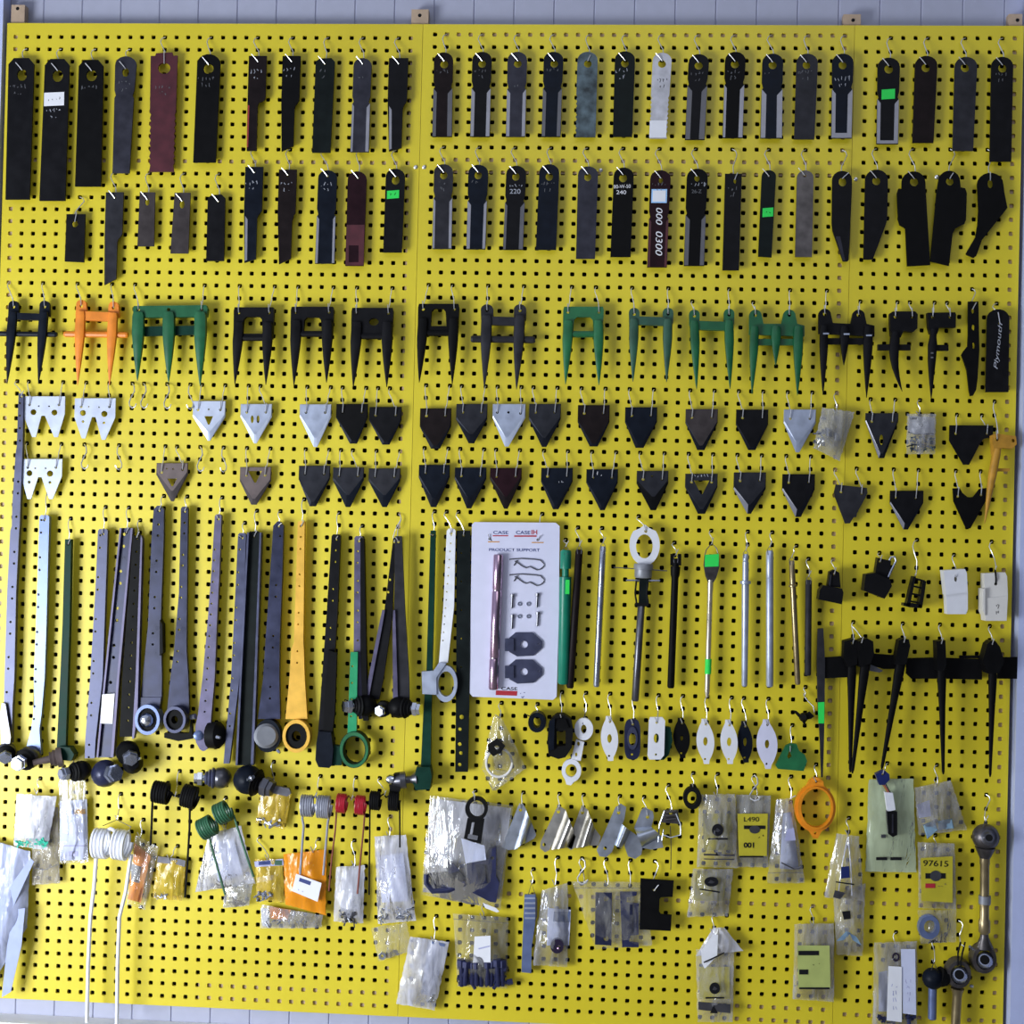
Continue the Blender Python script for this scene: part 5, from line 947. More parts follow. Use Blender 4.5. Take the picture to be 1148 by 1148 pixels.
tine('black double-coil tine with one long leg', [(172, 887, 189, 890, 11, 5), (205, 891, 220, 895, 11.5, 5)], [[(171.5, 892), (170.7, 905), (169.8, 930), (168.8, 948)], [(213, 903), (212.5, 930), (210, 970), (207.5, 1006)]], 'rubber', .0024, .04, [(189, 886, .035), (195, 892), (205, 893, .035)], (196, 892.5), pg=(196, 869), cw=1.25)
tine('green double-coil tine tilted over a white bag', [(225, 931, 239, 924, 11, 5), (243, 914, 256, 908, 11, 5)], [[(234, 935), (238, 952), (246, 980), (252.5, 1003)], [(262, 914), (267, 930), (276, 958), (284.5, 983)]], 'spring_green', .0025, .05, [(237, 918), (241, 923), (243, 918)], (241, 921), pg=(250, 896), cw=1.2)
tine('grey double-coil tine in front of the orange bag', [(338, 903, 351, 903.5, 11, 5), (356, 904, 370, 905, 11.5, 5)], [[(339.5, 909), (339, 918), (340.5, 926), (339, 945), (336.5, 980)], [(370, 912), (367.5, 922), (366, 940), (362.5, 981)]], 'spring_g', .0026, .052, [(351, 895), (353.5, 892), (356, 896)], (353.5, 893.4), pg=(354, 870))
tine('red double-coil tine with rusty legs', [(378, 900, 388, 901, 10, 5), (399, 902, 409, 903, 10, 5)], [[(377.5, 908), (376, 930), (372, 962), (368.8, 999)], [(409, 912), (407.5, 930), (404, 965), (400.8, 1002)]], 'spring_r', .0019, .05, [(388, 897), (391, 892), (394, 896), (397, 893), (399, 897)], (394, 896.5), pg=(395, 874), legmat='spring_rust')
tine('small black double-coil tine under the green-footed arm', [(415, 897, 426, 898, 9.5, 5), (436, 898, 447, 899, 9.5, 5)], [[(414.7, 900), (414.5, 935), (413.8, 1003)], [(448, 900), (448.3, 930), (448.3, 950)]], 'rubber', .0018, .045, [(426, 893), (430, 890), (433, 894), (436, 892)], (431, 891), pg=(432, 872), cw=1.25)

# ---------------------------------------------------------------- bags
GBG = 'plastic parts bags'
def bag(label, q, d, filmk='film', bulge=.010, seed=1, paper=(), zipy=None, hk=None, pg=None, cat='plastic bag', nx=14, ny=20, tip=(-3, -6), rough=.0030, pinch=0):
    """q: TL, TR, BR, BL photo px. paper: (mat, quad) inserts."""
    r = random.Random(seed); (a, b_, c, e) = q
    def at(u, v):
        if pinch: u = lerp(u, .5, pinch * (1 - v) ** 1.6)
        x = lerp(lerp(a[0], b_[0], u), lerp(e[0], c[0], u), v); y = lerp(lerp(a[1], b_[1], u), lerp(e[1], c[1], u), v); return x, y
    k = thing('parts_bag', label, cat, (a[0] + b_[0]) / 2, (a[1] + b_[1]) / 2, GBG, d); bb = B(); vs = []; fs = []
    for s in (0, 1):
        for j in range(ny + 1):
            for i in range(nx + 1):
                u, v = i / nx, j / ny; x, y = at(u, v); ed = min(u, 1 - u) * 2; ev = min(1, 4 * (1 - v)) * min(1, .25 + v * 1.2)
                bl = bulge * math.sin(PI * min(1, ed * .999) / 2) * ev
                if i in (0, nx) or j in (0, ny): x += r.uniform(-.7, .7); y += r.uniform(-.6, .6)
                fold = math.sin(u * 17 + seed + 2.5 * math.sin(v * 4 + seed)) * .5 + math.sin((u * 5 - v * 9) + seed * 2) * .5
                vs.append(W(x, y, d + (.0012 + bl + rough * (fold + r.uniform(-.5, .5)) * (ed * .8 + .25) + rough if s == 0 else -.0006)))
        o = s * (nx + 1) * (ny + 1)
        for j in range(ny):
            for i in range(nx): m_ = o + j * (nx + 1) + i; fs.append((m_, m_ + 1, m_ + nx + 2, m_ + nx + 1))
    bb.add(vs, fs).obj('film', filmk, k, True)
    if zipy:
        p = [at(i / 6, zipy) for i in range(7)]; B().tube([W(x, y, d + .003) for x, y in p], .0011, 5).obj('seal_strip', filmk, k, True)
    for n, pp in enumerate(paper): B().plate(pp[1], d + pp[2] if len(pp) > 2 else d + .002 + n * .0008, .0005).obj(pp[3] if len(pp) > 3 else 'paper_insert', pp[0], k)
    if hk: hook('wire hook of the ' + label, pg or (hk[0], hk[1] - 20), hk, d - .001, d + .006, tip, .7)
    return k
def stuff(name, label, cat, x, y): ...
def bolt(label, x0, y0, x1, y1, r, mat, d, cat='bolt', grp='loose bolts in bags', name='bolt'):
    k = thing(name, label, cat, x0, y0, grp, d); B().rod(W(x0, y0, d), W(lerp(x0, x1, .28), lerp(y0, y1, .28), d), [(0, r * 1.5), (.1, r * 1.75), (.9, r * 1.75), (1, r * 1.5)], 6).obj('bolt_head', mat, k)
    B().rod(W(lerp(x0, x1, .28), lerp(y0, y1, .28), d), W(x1, y1, d), [(0, r), (.93, r), (1, r * .7)], 10).obj('bolt_shank', mat, k, True); return k
def lump(label, pts, mat, d, seed, name='loose_fasteners', cat='fasteners', r=2.2, n=14, grp=None):
    """a heap of small nuts and screws nobody could count: one stuff object. pts = x0,y0,x1,y1"""
    rr = random.Random(seed); b = B()
    for i in range(n):
        x, y = rr.uniform(pts[0], pts[2]), rr.uniform(pts[1], pts[3]); a = rr.uniform(0, PI); l = r * rr.uniform(1.0, 2.4); dd = d + rr.uniform(0, .006)
        p, q = W(x - l * math.cos(a), y - l * math.sin(a), dd), W(x + l * math.cos(a), y + l * math.sin(a), dd + rr.uniform(-.002, .003)); w = r * K * rr.uniform(.6, 1.0)
        b.rod(p, q, [(0, w), (.3, w), (.31, w * .55), (1, w * .5)], 7)
    o = b.obj(name, mat, None, False, W((pts[0] + pts[2]) / 2, pts[3], d)); tag(o, label, cat); o['kind'] = 'stuff'; return o
Q = lambda x0, y0, x1, y1, s=0: [(x0, y0), (x1, y0), (x1 + s, y1), (x0 + s, y1)]
# upper right pair
k = bag('clear bag holding dark metal clips at the right joint', [(922, 457), (958, 462), (941, 517), (912, 502)], .014, 'film_gray', .012, 3, hk=(937, 464))
for i, (x, y) in enumerate(((925, 484), (934, 489))):
    o = thing('metal_clip', ('dark metal clip in the clear bag, left one', 'dark metal clip in the clear bag, right one')[i], 'clip', x, y, 'metal clips in the clear bag', .016); B().plate([(x, y - 5), (x + 8, y - 2), (x + 8, y + 6), (x + 1, y + 4)], .015, .006, [circ(x + 4, y + .5, 1.6)]).obj('clip_body', 'steel_dk', o); B().box(x + 2, y - 4, x + 4, y + 5, .0211, .002).obj('clip_ridge', 'steel', o)
lump('silver clip scraps at the edge of the clear clip bag', (914, 482, 924, 500), 'steel', .015, 5, n=8)
k = bag('small bag with white header card and bluish screws', Q(1017, 464, 1049, 509, -1), .014, 'film', .006, 4, [('paper', [(1019, 466), (1048, 468), (1047, 488), (1018, 486)])], hk=(1030, 464), pg=(1033, 443), tip=(-3, -3))
scribble(k, 1032, 477, 7, 1, 'ink', .0165, 4, 3); B().box(1020, 468, 1028, 470.5, .0166, .0004).obj('printed_line', 'ink', k); B().tube([W(1018, 484, .018), W(1026, 487, .018), W(1047, 486, .018)], .0008, 4).obj('card_edge', 'ink', k)
lump('bluish grey screws in the white-header bag', (1020, 491, 1046, 505), 'teal_worn', .015, 8, n=26, r=1.8)
# bag with ring + sleeve
k = bag('clear tapered bag with a white ring inside', [(553, 803), (562, 803), (590, 862), (540, 862)], .012, 'film_clear', .008, 6, hk=(560, 805), pg=(562, 788), tip=(-5, -4)); 
k = thing('hose_ring', 'white ring with black sleeve inside the tapered bag', 'ring', 559, 830, None, .016)
B().tube([W(559.6 + 14.5 * math.cos(2 * PI * i / 24), 855 + 16 * math.sin(2 * PI * i / 24), .017) for i in range(24)], .0028, 7, closed=True).obj('ring', 'plas_c', k, True); B().plate([(547, 835), (557, 828), (566, 837), (562, 843), (553, 848), (547, 842)], .014, .012, [circ(557, 838, 2.4)]).obj('sleeve', 'rubber', k)
bag('small empty clear bag tail under the tapered bag', [(541, 863), (589, 862), (556, 886), (552, 886)], .011, 'film_clear', .003, 7)
# lower left cluster
k = bag('large milky bag at the bottom left corner', [(-14, 940), (34, 955), (30, 1040), (-18, 1118)], .016, 'film_thick', .02, 11, pinch=0)
B().plate([(34, 962), (38, 966), (4, 1040), (-14, 1118), (-14, 1030), (14, 990)], .036, .001).obj('printed_flap', 'flap', k); B().plate([(16, 1020), (28, 1018), (24, 1060), (12, 1112), (2, 1118), (8, 1060)], .034, .001).obj('printed_flap', 'flap', k)
k = bag('brownish clear bag behind the aqua-edged bag', [(36, 905), (65, 905), (67, 990), (36, 992)], .012, 'film_brown', .008, 12); B().tube([W(38, 973, .022), W(50, 975, .024), W(66, 969, .022)], .0012).obj('seal_strip', 'film_gray', k, True)
k = bag('white-lined bag with aqua beads along its bottom', [(19, 890), (63.5, 893), (53, 953), (15.5, 948)], .026, 'film_milk', .012, 13, [('paper', [(18, 903), (40, 902), (38, 940), (16.5, 939)], .004), ('paper', [(48, 918), (57, 916), (54, 942), (45, 938)], .004)], hk=(41, 890), pg=(41, 873))
lump('aqua green beads along the white-lined bag bottom', (17, 941, 52, 950), 'aqua', .030, 14, 'bead_strip', 'beads', 1.6, 34)
k = bag('narrow bag with printed card striped blue and orange', [(66, 874), (96, 875), (99.5, 967), (66, 968)], .014, 'film_clear', .005, 15, [('paper_b', [(67, 898), (97.5, 896), (98.5, 964), (67, 965)], .002)])
B().plate([(67.5, 908), (82.5, 907.5), (82.5, 913), (67.5, 913.4)], .0171, .0004).obj('printed_bar', 'arm_lt', k); B().plate([(83.5, 907.5), (95.5, 907), (96, 912.5), (83.5, 913)], .0171, .0004).obj('printed_bar', 'ochre', k)
scribble(k, 82, 900.5, 24, 1, 'lilac', .0168, 2.5, 8); B().box(68, 947.5, 98, 949, .0171, .0004).obj('printed_line', 'lilac', k); B().box(77, 954.5, 87, 960, .0171, .0004).obj('printed_patch', 'lilac', k); scribble(k, 81, 934, 12, 1, 'lilac', .0168, 4, 18)
hook('wire hook of the narrow printed card bag', (81, 853), (81, 876), .013, .020, (-2, -5), .5)
# orange bag left
k = bag('slim orange bag with clear edge beside the white tine', [(152, 936), (178, 950), (163, 1020), (142, 1014)], .014, 'film_clear', .006, 17, [('bag_orange', [(151, 945), (169, 960), (163, 985), (158, 1012), (143, 1008), (146, 985), (149, 965)], .003)], hk=(157, 939), pg=(157, 917))
B().plate([(147, 968), (158, 972), (156, 990), (147, 988)], .0178, .0006).obj('clear_window', 'cap_gray', k)
k = bag('yellowish clear bag with dark header, left of the tilted tine', [(177, 962), (208, 966), (204, 1010), (171, 1007)], .012, 'film_yellow', .006, 18, [('card_y', [(179, 970), (206, 972), (203, 1004), (174, 1002)], .001)], hk=(190, 964), pg=(197, 943))
B().plate([(177, 960), (200, 963), (208, 965), (207, 972), (198, 969), (176, 967)], .0145, .004).obj('header_strip', 'steel_dk', k); lump('bright nuts in the yellowish header bag', (173, 1002, 190, 1007), 'steel', .014, 19, n=10, r=1.7)
k = bag('crumpled milky bag under the tilted green tine', [(234, 935), (270, 926), (286, 990), (219, 1000)], .014, 'film_milk', .016, 20, [('paper_b', [(240, 945), (262, 940), (272, 980), (244, 990)], .004)], hk=(252, 931), pg=(251, 906), nx=12)
bag('clear lower pouch of the crumpled milky bag', [(252, 994), (285, 984), (279, 1015), (250, 1018)], .012, 'film_gray', .008, 21)
k = bag('small yellow bag with grey hardware under the glossy ball', [(294, 881), (327, 887), (319, 930), (286.5, 922)], .012, 'film_yellow', .006, 22, [('bag_yellow', [(294, 886), (324, 892), (316, 924), (291, 918)], .001)])
lump('grey hardware along the bottom of the small yellow bag', (288, 918, 314, 926), 'steel', .016, 23, n=12)
hook('wire hook of the small yellow bag', (305, 860), (306, 884), .011, .019, (2, -5), .6)
k = bag('yellow bag with dark blue header, left of the orange bag', [(286, 963), (317, 963), (319, 1012), (288, 1008)], .012, 'film_yellow', .006, 24, [('bag_yellow', [(287, 974), (317, 971), (318, 1010), (290, 1004)], .001), ('paper', [(287, 984), (312, 980), (308, 986), (288, 990)], .003)], hk=(300, 964), pg=(298, 942))
B().plate([(285, 966), (317, 963), (318, 970), (286, 972)], .0145, .004).obj('header_strip', 'lilac', k); B().plate([(290, 966), (303, 965), (303, 969), (290, 970)], .019, .0005).obj('printed_bar', 'ink_blue', k); B().plate([(308, 964.5), (316, 964.5), (316, 970), (308, 970)], .019, .0005).obj('printed_patch', 'green_dull', k)
lump('bluish nuts in the dark-header yellow bag', (287, 1000, 304, 1010), 'steel', .016, 25, n=14)
k = bag('bright orange bag with tilted white label', [(318, 958), (366, 952), (365, 1026), (320, 1014)], .018, 'film_orange', .010, 26, [], hk=(351, 955), pg=(353, 936))
B().plate([(332, 979.5), (360.5, 990), (356, 1011), (327.5, 999)], .034, .0006).obj('paper_label', 'paper', k); B().plate([(336, 984), (349, 988.5), (347.5, 992.5), (335, 988)], .0347, .0004).obj('printed_bar', 'ink_blue', k); scribble(k, 337, 998, 10, 1, 'lilac', .0345, 3, 5, .35); scribble(k, 349, 969, 9, 1, 'ochre', .031, 3, 6, .3)
k = bag('clear bottom bag with orange and white scraps', [(293, 1014), (362, 1026), (360, 1040), (292, 1041)], .012, 'film', .008, 27, [('bag_orange', [(302, 1016), (326, 1020), (322, 1032), (303, 1030)], .003), ('paper', [(292, 1018), (300, 1018), (303, 1040), (294, 1038)], .004)], nx=12, ny=6)
lump('greyish fasteners in the clear bottom bag', (294, 1030, 352, 1037), 'steel', .016, 28, n=12, r=1.7)
k = bag('white-lined bag of nuts under the red tine', [(377, 972), (409, 970), (407, 1035), (374, 1033)], .014, 'film_milk', .010, 29, [('paper', [(384, 976), (406, 974), (404, 1020), (381, 1022)], .002)], hk=(397, 971), pg=(395, 948))
scribble(k, 393, 988, 9, 2, 'lilac', .0185, 3, 12); lump('shiny dark nuts in the white-lined bag', (384, 1024, 404, 1035), 'steel_dk', .018, 30, n=14); lump('bright washer heap in the white-lined bag', (382, 1022, 392, 1034), 'chrome', .022, 31, n=5)
k = bag('wide crinkled milky bag under the small black tine', [(420, 938), (455, 936), (466, 1032), (424, 1036)], .014, 'film_milk', .014, 32, [('paper_b', [(423, 960), (452, 956), (458, 1010), (428, 1012)], .004)], hk=(436, 938), pg=(434, 918), zipy=.22)
scribble(k, 447, 985, 14, 2, 'lilac', .0195, 3, 13); scribble(k, 442, 962, 12, 1, 'lilac', .0195, 3, 14); lump('bright plated screws at the bottom of the crinkled bag', (426, 1018, 462, 1033), 'chrome', .018, 33, n=20)
k = bag('faint clear bag with a single grey nut', [(416, 1040), (456, 1034), (462, 1066), (424, 1078)], .012, 'film_clear', .004, 34)
o = thing('grey_nut', 'grey nut at the bottom of the faint clear bag', 'nut', 428, 1073, None, .014); B().plate(circ(428.5, 1072, 4.6, 4.2, 6, .3), .013, .008, [circ(428.5, 1072, 1.8)]).obj('nut_body', 'steel', o)
# big clear bag with black parts
k = bag('big clear bag of dark blue moulded parts', [(482, 892), (575, 903), (561, 1020), (472, 1003)], .012, 'film_clear', .034, 35, [('paper_b', [(517, 940), (543, 948), (545, 964), (522, 968)], .026)], nx=14, ny=16, hk=(530, 894), pg=(534, 885), tip=(2, -4)); 
B().plate([(484, 895), (573, 906), (560, 1008), (474, 1000)], .0125, .0006).obj('milky_liner', 'film_milk', k); B().plate([(541, 1012), (556, 1018), (560, 1022), (557, 1023), (544, 1018)], .022, .001).obj('bag_corner', 'paper', k)
o = thing('ring_lever', 'black ring-headed arm in front of the big clear bag', 'arm', 534, 895, None, .05)
B().plate(circ(534, 907, 12.6, 13.5, 26), .046, .014, [circ(534.5, 907, 8.6, 9.6, 20)]).obj('ring_head', 'rubber', o); B().plate([(524, 918), (543, 919), (539, 946), (530, 944), (520, 940)], .046, .010, [[(529, 922), (532, 922), (529, 938), (526, 937)]]).obj('shaft', 'rubber', o); B().plate([(525, 935), (536, 937), (535, 942), (524, 940)], .0565, .002).obj('glossy_patch', 'chrome', o)
hook('wire hook of the black ring-headed arm', (536, 880), (532, 896.5), .045, .061, (0, -4), .4)
o = thing('moulded_part', 'dark blue moulded scoop in the big clear bag', 'moulded part', 540, 965, None, .02); B().plate([(523, 966), (543, 962), (548, 952), (556, 950), (556, 982), (560, 990), (556, 1012), (549, 1011), (530, 1001), (524, 985)], .016, .016, [circ(552, 962, 2)]).obj('body', 'navy', o); B().plate([(533, 970), (543, 970), (546, 990), (538, 992)], .0325, .004).obj('raised_face', 'arm_blue', o)
o = thing('moulded_part', 'dark curved bracket low in the big clear bag', 'moulded part', 500, 990, None, .02); B().tube([W(478, 980, .024), W(478, 990, .026), W(485, 999, .028), W(503, 998, .028), (W(522, 990, .026))], .006).obj('curved_rim', 'navy', o, True); B().plate([(485, 979), (500, 978), (512, 974), (522, 985), (510, 996), (488, 994)], .014, .008).obj('base_plate', 'slate', o); B().plate([(500, 966), (508, 968), (515, 976), (504, 980), (500, 974)], .0225, .006).obj('raised_block', 'navy', o)
# small left tilted + blue bolts
k = bag('tilted milky bag with blue print near the bottom joint', [(460, 1050), (504, 1056), (487, 1133), (444, 1125)], .014, 'film_milk', .010, 36, [('paper_b', [(480, 1054), (501, 1058), (486, 1118), (472, 1114)], .003)], zipy=.06)
B().plate([(484, 1055), (499, 1058), (498, 1061.5), (484, 1058)], .020, .0005).obj('printed_bar', 'arm_lt', k); scribble(k, 484, 1088, 14, 2, 'lilac', .019, 3, 15); lump('bright screws at the tip of the tilted milky bag', (480, 1117, 486, 1128), 'chrome', .018, 37, n=5, r=1.5)
hook('wire hook of the tilted milky bag', (487, 1032), (486, 1055), .013, .02, (-3, -5), .6)
k = bag('clear zip bag of blue-black bolts with white tag', [(508, 1024), (570, 1029), (568, 1108), (513, 1106)], .012, 'film_clear', .014, 38, [('paper', [(532, 1050), (550, 1049), (550, 1084), (530, 1084)], .016)], zipy=.08, nx=12, hk=(541, 1030), pg=(544, 1011))
B().plate([(536, 1063), (549, 1060), (549, 1061.4), (537, 1064.4)], .0287, .0004).obj('fold_line', 'lilac', k)
rr = random.Random(5)
for i in range(9):
    x = 517 + i * 5.8; f = ('at the left side', 'left of the white tag', 'just left of the tag', 'under the left tag edge', 'under the white tag', 'under the right tag edge', 'just right of the tag', 'right of the white tag', 'at the right side')[i]
    bolt('blue-black bolt in the zip bag, ' + f, x + rr.uniform(-1, 1), 1079 - abs(i - 4) * 1.5 + rr.uniform(0, 3), x + rr.uniform(-1.5, 1.5), 1106 + rr.uniform(-2, 0), .0058, 'navy', .020 + .003 * (i % 2))
lump('heap of blue-black bolts behind the front ones in the zip bag', (517, 1084, 565, 1103), 'navy', .014, 62, 'loose_bolts', 'bolts', 4.5, 26)
# strip + blue bag
lab = 'ribbed bluish metal strip standing left of the blue bag'
k = thing('ribbed_strip', lab, 'strip', 594, 1003, None, .014); B().plate([(588, 1003), (600.5, 1003), (600, 1035), (596, 1062), (595.5, 1091), (584.6, 1090), (586, 1050)], .014, .006).obj('body', 'arm_lt', k); B().plate([(600.3, 1004), (602, 1008), (602, 1028), (599.8, 1034)], .014, .01).obj('side_flange', 'steel_dk', k)
for i in range(5): B().box(588.2, 1006 + i * 5.6, 600, 1008 + i * 5.6, .0201, .0012).obj('rib', 'silver', k)
B().tube([W(592, 1004, .016), W(596, 990, .014), W(600, 1003, .016)], .0009, 5).obj('tie_wire', 'steel_dk', k, True); hook('wire hook of the ' + lab, (597, 968), (596.3, 990.6), .013, .016, (-2, -4), .6)
k = bag('crinkled clear bag with blue print right of the strip', [(603, 1000), (641, 988), (636, 1084), (598, 1082)], .013, 'film', .012, 39, [('paper_b', [(614, 1018), (640, 1020), (638, 1060), (613, 1060)], .002)], hk=(622, 992), pg=(622, 968), pinch=.25)
B().plate([(621, 1022), (639, 1022), (638, 1034), (620, 1033)], .0165, .0005).obj('printed_bar', 'arm_lt', k)
o = thing('dark_bushing', 'dark violet bushing in the crinkled blue-print bag', 'bushing', 624, 1060, None, .018); B().plate(circ(624.5, 1061, 7.5, 8, 16), .016, .012, [circ(626, 1062, 2.4)]).obj('bushing_ring', 'violet', o); B().ball(W(626, 1063, .026), .004, 8).obj('bushing_core', 'pink', o, True)
# plates bag
k = bag('wide clear bag of dark blue plates', [(641, 988), (722, 989), (731, 1060), (668, 1064)], .012, 'film_clear', .008, 40, zipy=.1, nx=12, hk=(654, 990), pg=(653, 963), tip=(4, -3))
o = thing('flat_plate', 'dark blue two-hole plate, left one in the clear bag', 'plate', 676, 1001, 'dark blue plates in the clear bag', .014); B().plate([(667.5, 1001), (686, 1001), (685.5, 1060), (667, 1059)], .013, .005, [circ(679.5, 1008, 3), circ(679.5, 1052.5, 3)]).obj('plate_body', 'arm_blue', o)
o = thing('flat_plate', 'dark blue slotted plate, right one in the clear bag', 'plate', 706, 1001, 'dark blue plates in the clear bag', .014); B().plate([(695, 1000), (714, 1000), (713.5, 1004), (703, 1006), (702.5, 1012), (716, 1013), (716, 1048), (706, 1049), (705.5, 1056), (716, 1057), (716, 1062), (697.5, 1062)], .013, .005).obj('plate_body', 'navy', o); B().box(706, 1014, 709, 1048, .0182, .002).obj('plate_ridge', 'arm_blue', o)
hook('left wire hook of the bagged dark blue plates', (677, 965), (681, 992), .013, .02, (-3, -5), .6); hook('right wire hook of the bagged dark blue plates', (706, 965), (706, 993), .013, .02, (1, -5), .5)
lab = 'black C-notched plate overlapping the plates bag'
k = B().plate([(718, 985), (755.5, 987.5), (754, 1005.5), (741, 1006), (739.5, 1008), (739, 1022), (741, 1025), (753, 1026), (752, 1043.8), (717, 1042), (718, 1010)], .024, .005, [circ(733.5, 998, 1.6)]).obj('notched_plate', 'soot', None, False, W(736, 986, .024)); tag(k, lab, 'plate'); hook('wire hook of the ' + lab, (738, 968), (733.5, 998), .024, .029, (5, -6), .8, -1)
# ---- right-hand bags
def emblem(k, x, y, w, h, d, name='printed_emblem'): B().plate(circ(x, y, w, h, 18), d, .0005).obj(name, 'ink', k); B().plate([(x - w * .45, y + h * .25), (x - w * .1, y - h * .35), (x + w * .5, y + h * .1), (x + w * .1, y + h * .35)], d + .0006, .0003).obj('emblem_detail', 'steel_dk', k)
k = bag('clear bag with round dark emblem, upper of the emblem stack', [(784, 891), (824, 890), (827, 973), (781.5, 972)], .022, 'film', .010, 41, [('card_y', [(788, 912), (820, 912), (822, 953), (789, 953)], .001)], hk=(803, 894), pg=(803, 870)); 
emblem(k, 804.5, 930.5, 6.4, 6.8, .0345); B().box(794, 939.6, 816, 941.4, .0345, .0004).obj('printed_line', 'ink', k); scribble(k, 814, 948, 10, 1, 'steel_dk', .0345, 4, 41); B().plate([(789, 957), (824, 958), (824, 960), (789, 959)], .0335, .0004).obj('printed_line', 'steel_dk', k); B().plate([(803, 955), (809, 955), (810, 959.5), (802, 959.5)], .0341, .0004).obj('printed_mark', 'ink', k); B().plate([(789, 962.5), (823, 963), (823, 964.2), (789, 963.6)], .0335, .0004).obj('printed_line', 'steel_dk', k)
k = bag('bag with yellow card bearing handwritten ink figures', [(825, 891), (864, 892), (861, 972), (827, 972)], .014, 'film_gray', .006, 42, [('card_y', [(826.5, 912), (861, 912), (860, 960), (828, 960)], .004)], hk=(848, 893), pg=(848.5, 873), tip=(-2, 5))
D = .031; B().plate([(826.8, 912.3), (860.6, 912.3), (859.6, 959.5), (828.3, 959.5)], D - .001, .0005).obj('yellow_card', 'card_y', k)
text(k, 'L490', 842.5, 918.5, 5.2, 'ink', D, 0, 17, 'lettering'); B().box(834, 925.5, 858, 929.5, D, .0005).obj('printed_bar', 'ink', k); B().plate(circ(846, 930, 6, 4.6, 14), D + .0001, .0006).obj('printed_emblem', 'steel_dk', k); text(k, '001', 839.5, 947.5, 6, 'ink', D, 0, 11.5, 'lettering', .03); scribble(k, 853, 938, 9, 1, 'ink', D, 3, 43, -.3); B().box(829, 959.5, 856, 961.2, D, .0005).obj('printed_line', 'ink', k)
k = bag('gathered clear bag with blue-printed sheet', [(866, 897), (892, 894), (902, 990), (860, 990)], .016, 'film', .014, 44, [('paper_b', [(878, 912), (887, 910), (896, 975), (874, 974)], .004)], hk=(886, 895), pg=(888, 872), tip=(6, -3), pinch=.35, zipy=.88)
B().plate([(882, 930), (890, 928), (892, 942), (880, 943)], .031, .0005).obj('printed_patch', 'lilac', k); B().tube([W(876, 967, .034), W(890, 974, .034), W(898, 972, .034)], .0016).obj('sheet_edge', 'steel_dk', k)
k = bag('clear bag with dark emblem, second of the emblem stack', [(777, 974), (822, 974), (816, 1027), (770, 1028)], .014, 'film', .012, 45, [('card_y', [(781, 976), (815, 976), (811, 1010), (777, 1010)], .001)])
emblem(k, 797.5, 988.5, 8, 5.5, .029); B().plate([(784, 996), (807, 999.5), (807, 1001), (784, 997.5)], .029, .0004).obj('printed_line', 'ink', k); scribble(k, 800, 1014, 14, 2, 'steel_dk', .029, 4, 46); hook('wire hook of the second emblem bag', (797, 1032), (799, 1046), .013, .02, (-3, -5), .6)
k = bag('shiny clear bag mouth fanning out above the lowest emblem', [(800, 1040), (812, 1040), (833, 1066), (780, 1072)], .02, 'film_milk', .008, 47, ny=8)
B().plate([(786, 1066), (800, 1047), (805, 1048), (804, 1072), (790, 1086), (787, 1080)], .034, .001).obj('paper_insert', 'paper', k); B().tube([W(789, 1079, .038), W(800, 1074, .039), W(812, 1068, .038)], .0014).obj('wire_tie', 'ink', k, True)
k = bag('tall clear bag with the lowest dark emblem', [(780, 1064), (823, 1066), (821, 1146), (782, 1146)], .013, 'film', .010, 48, [('card_y', [(784, 1084), (818, 1084), (818, 1120), (784, 1120)], .001)], nx=9)
emblem(k, 801.3, 1108, 6, 6.6, .0275); B().box(791, 1117.8, 812, 1119.6, .0275, .0004).obj('printed_line', 'ink', k); B().plate([(783, 1123), (819, 1126), (819, 1136), (783, 1132)], .0265, .0004).obj('printed_band', 'steel_dk', k); B().plate([(800, 1127), (805, 1136), (796, 1136)], .0272, .0004).obj('printed_mark', 'ink', k)
k = bag('gathered clear bag with dark print right of the orange ring', [(935, 934), (966, 938), (968, 1010), (924, 1006)], .024, 'film', .012, 49, hk=(950.5, 936), pg=(951, 917), pinch=.2)
B().plate([(943, 972), (952, 971), (953, 984), (943, 985)], .045, .0006).obj('printed_mark', 'plas_blue', k); B().plate([(937, 988), (958, 991), (957.5, 992.4), (937, 989.4)], .045, .0005).obj('printed_line', 'ink', k); B().plate([(936, 998), (948, 1001), (942, 1008), (934, 1006)], .043, .0005).obj('printed_patch', 'steel_dk', k); B().tube([W(950.5, 938, .034), W(944, 970, .042), W(940, 1000, .040)], .0014).obj('fold', 'film_milk', k, True); B().tube([W(951, 938, .034), W(954, 975, .044), W(955, 1004, .040)], .0014).obj('fold', 'film_milk', k, True)
k = bag('lower clear bag with bright crease under the gathered one', [(934, 1004), (970, 990), (967, 1072), (938, 1070)], .014, 'film', .012, 50)
B().plate([(944, 1022), (953, 1021), (954, 1030), (946, 1031)], .0295, .0006).obj('printed_mark', 'ink', k); B().plate([(938, 1055), (949, 1044), (954, 1046), (946, 1054)], .031, .001).obj('bright_crease', 'foil', k); B().plate([(952, 1046), (960, 1050), (966, 1060), (956, 1054)], .031, .001).obj('bright_crease', 'foil', k)
k = bag('clear bag with yellow card at the lower right joint', [(891, 1036), (935, 1035), (935, 1123), (889, 1120)], .014, 'film', .008, 51, [], hk=(911, 1038), pg=(911, 1015), zipy=.82)
D = .034; B().plate([(894, 1060), (930, 1060), (931, 1108), (895, 1108)], D - .001, .0005).obj('yellow_card', 'card_g', k); B().box(895, 1066, 918, 1071, D, .0005).obj('printed_bar', 'ink', k); B().box(896, 1087, 906, 1092.5, D, .0005).obj('printed_bar', 'ink', k); scribble(k, 915, 1080, 10, 1, 'ink', D, 3, 52, -.3); B().box(896, 1107, 930, 1109, D, .0005).obj('printed_line', 'ink', k)
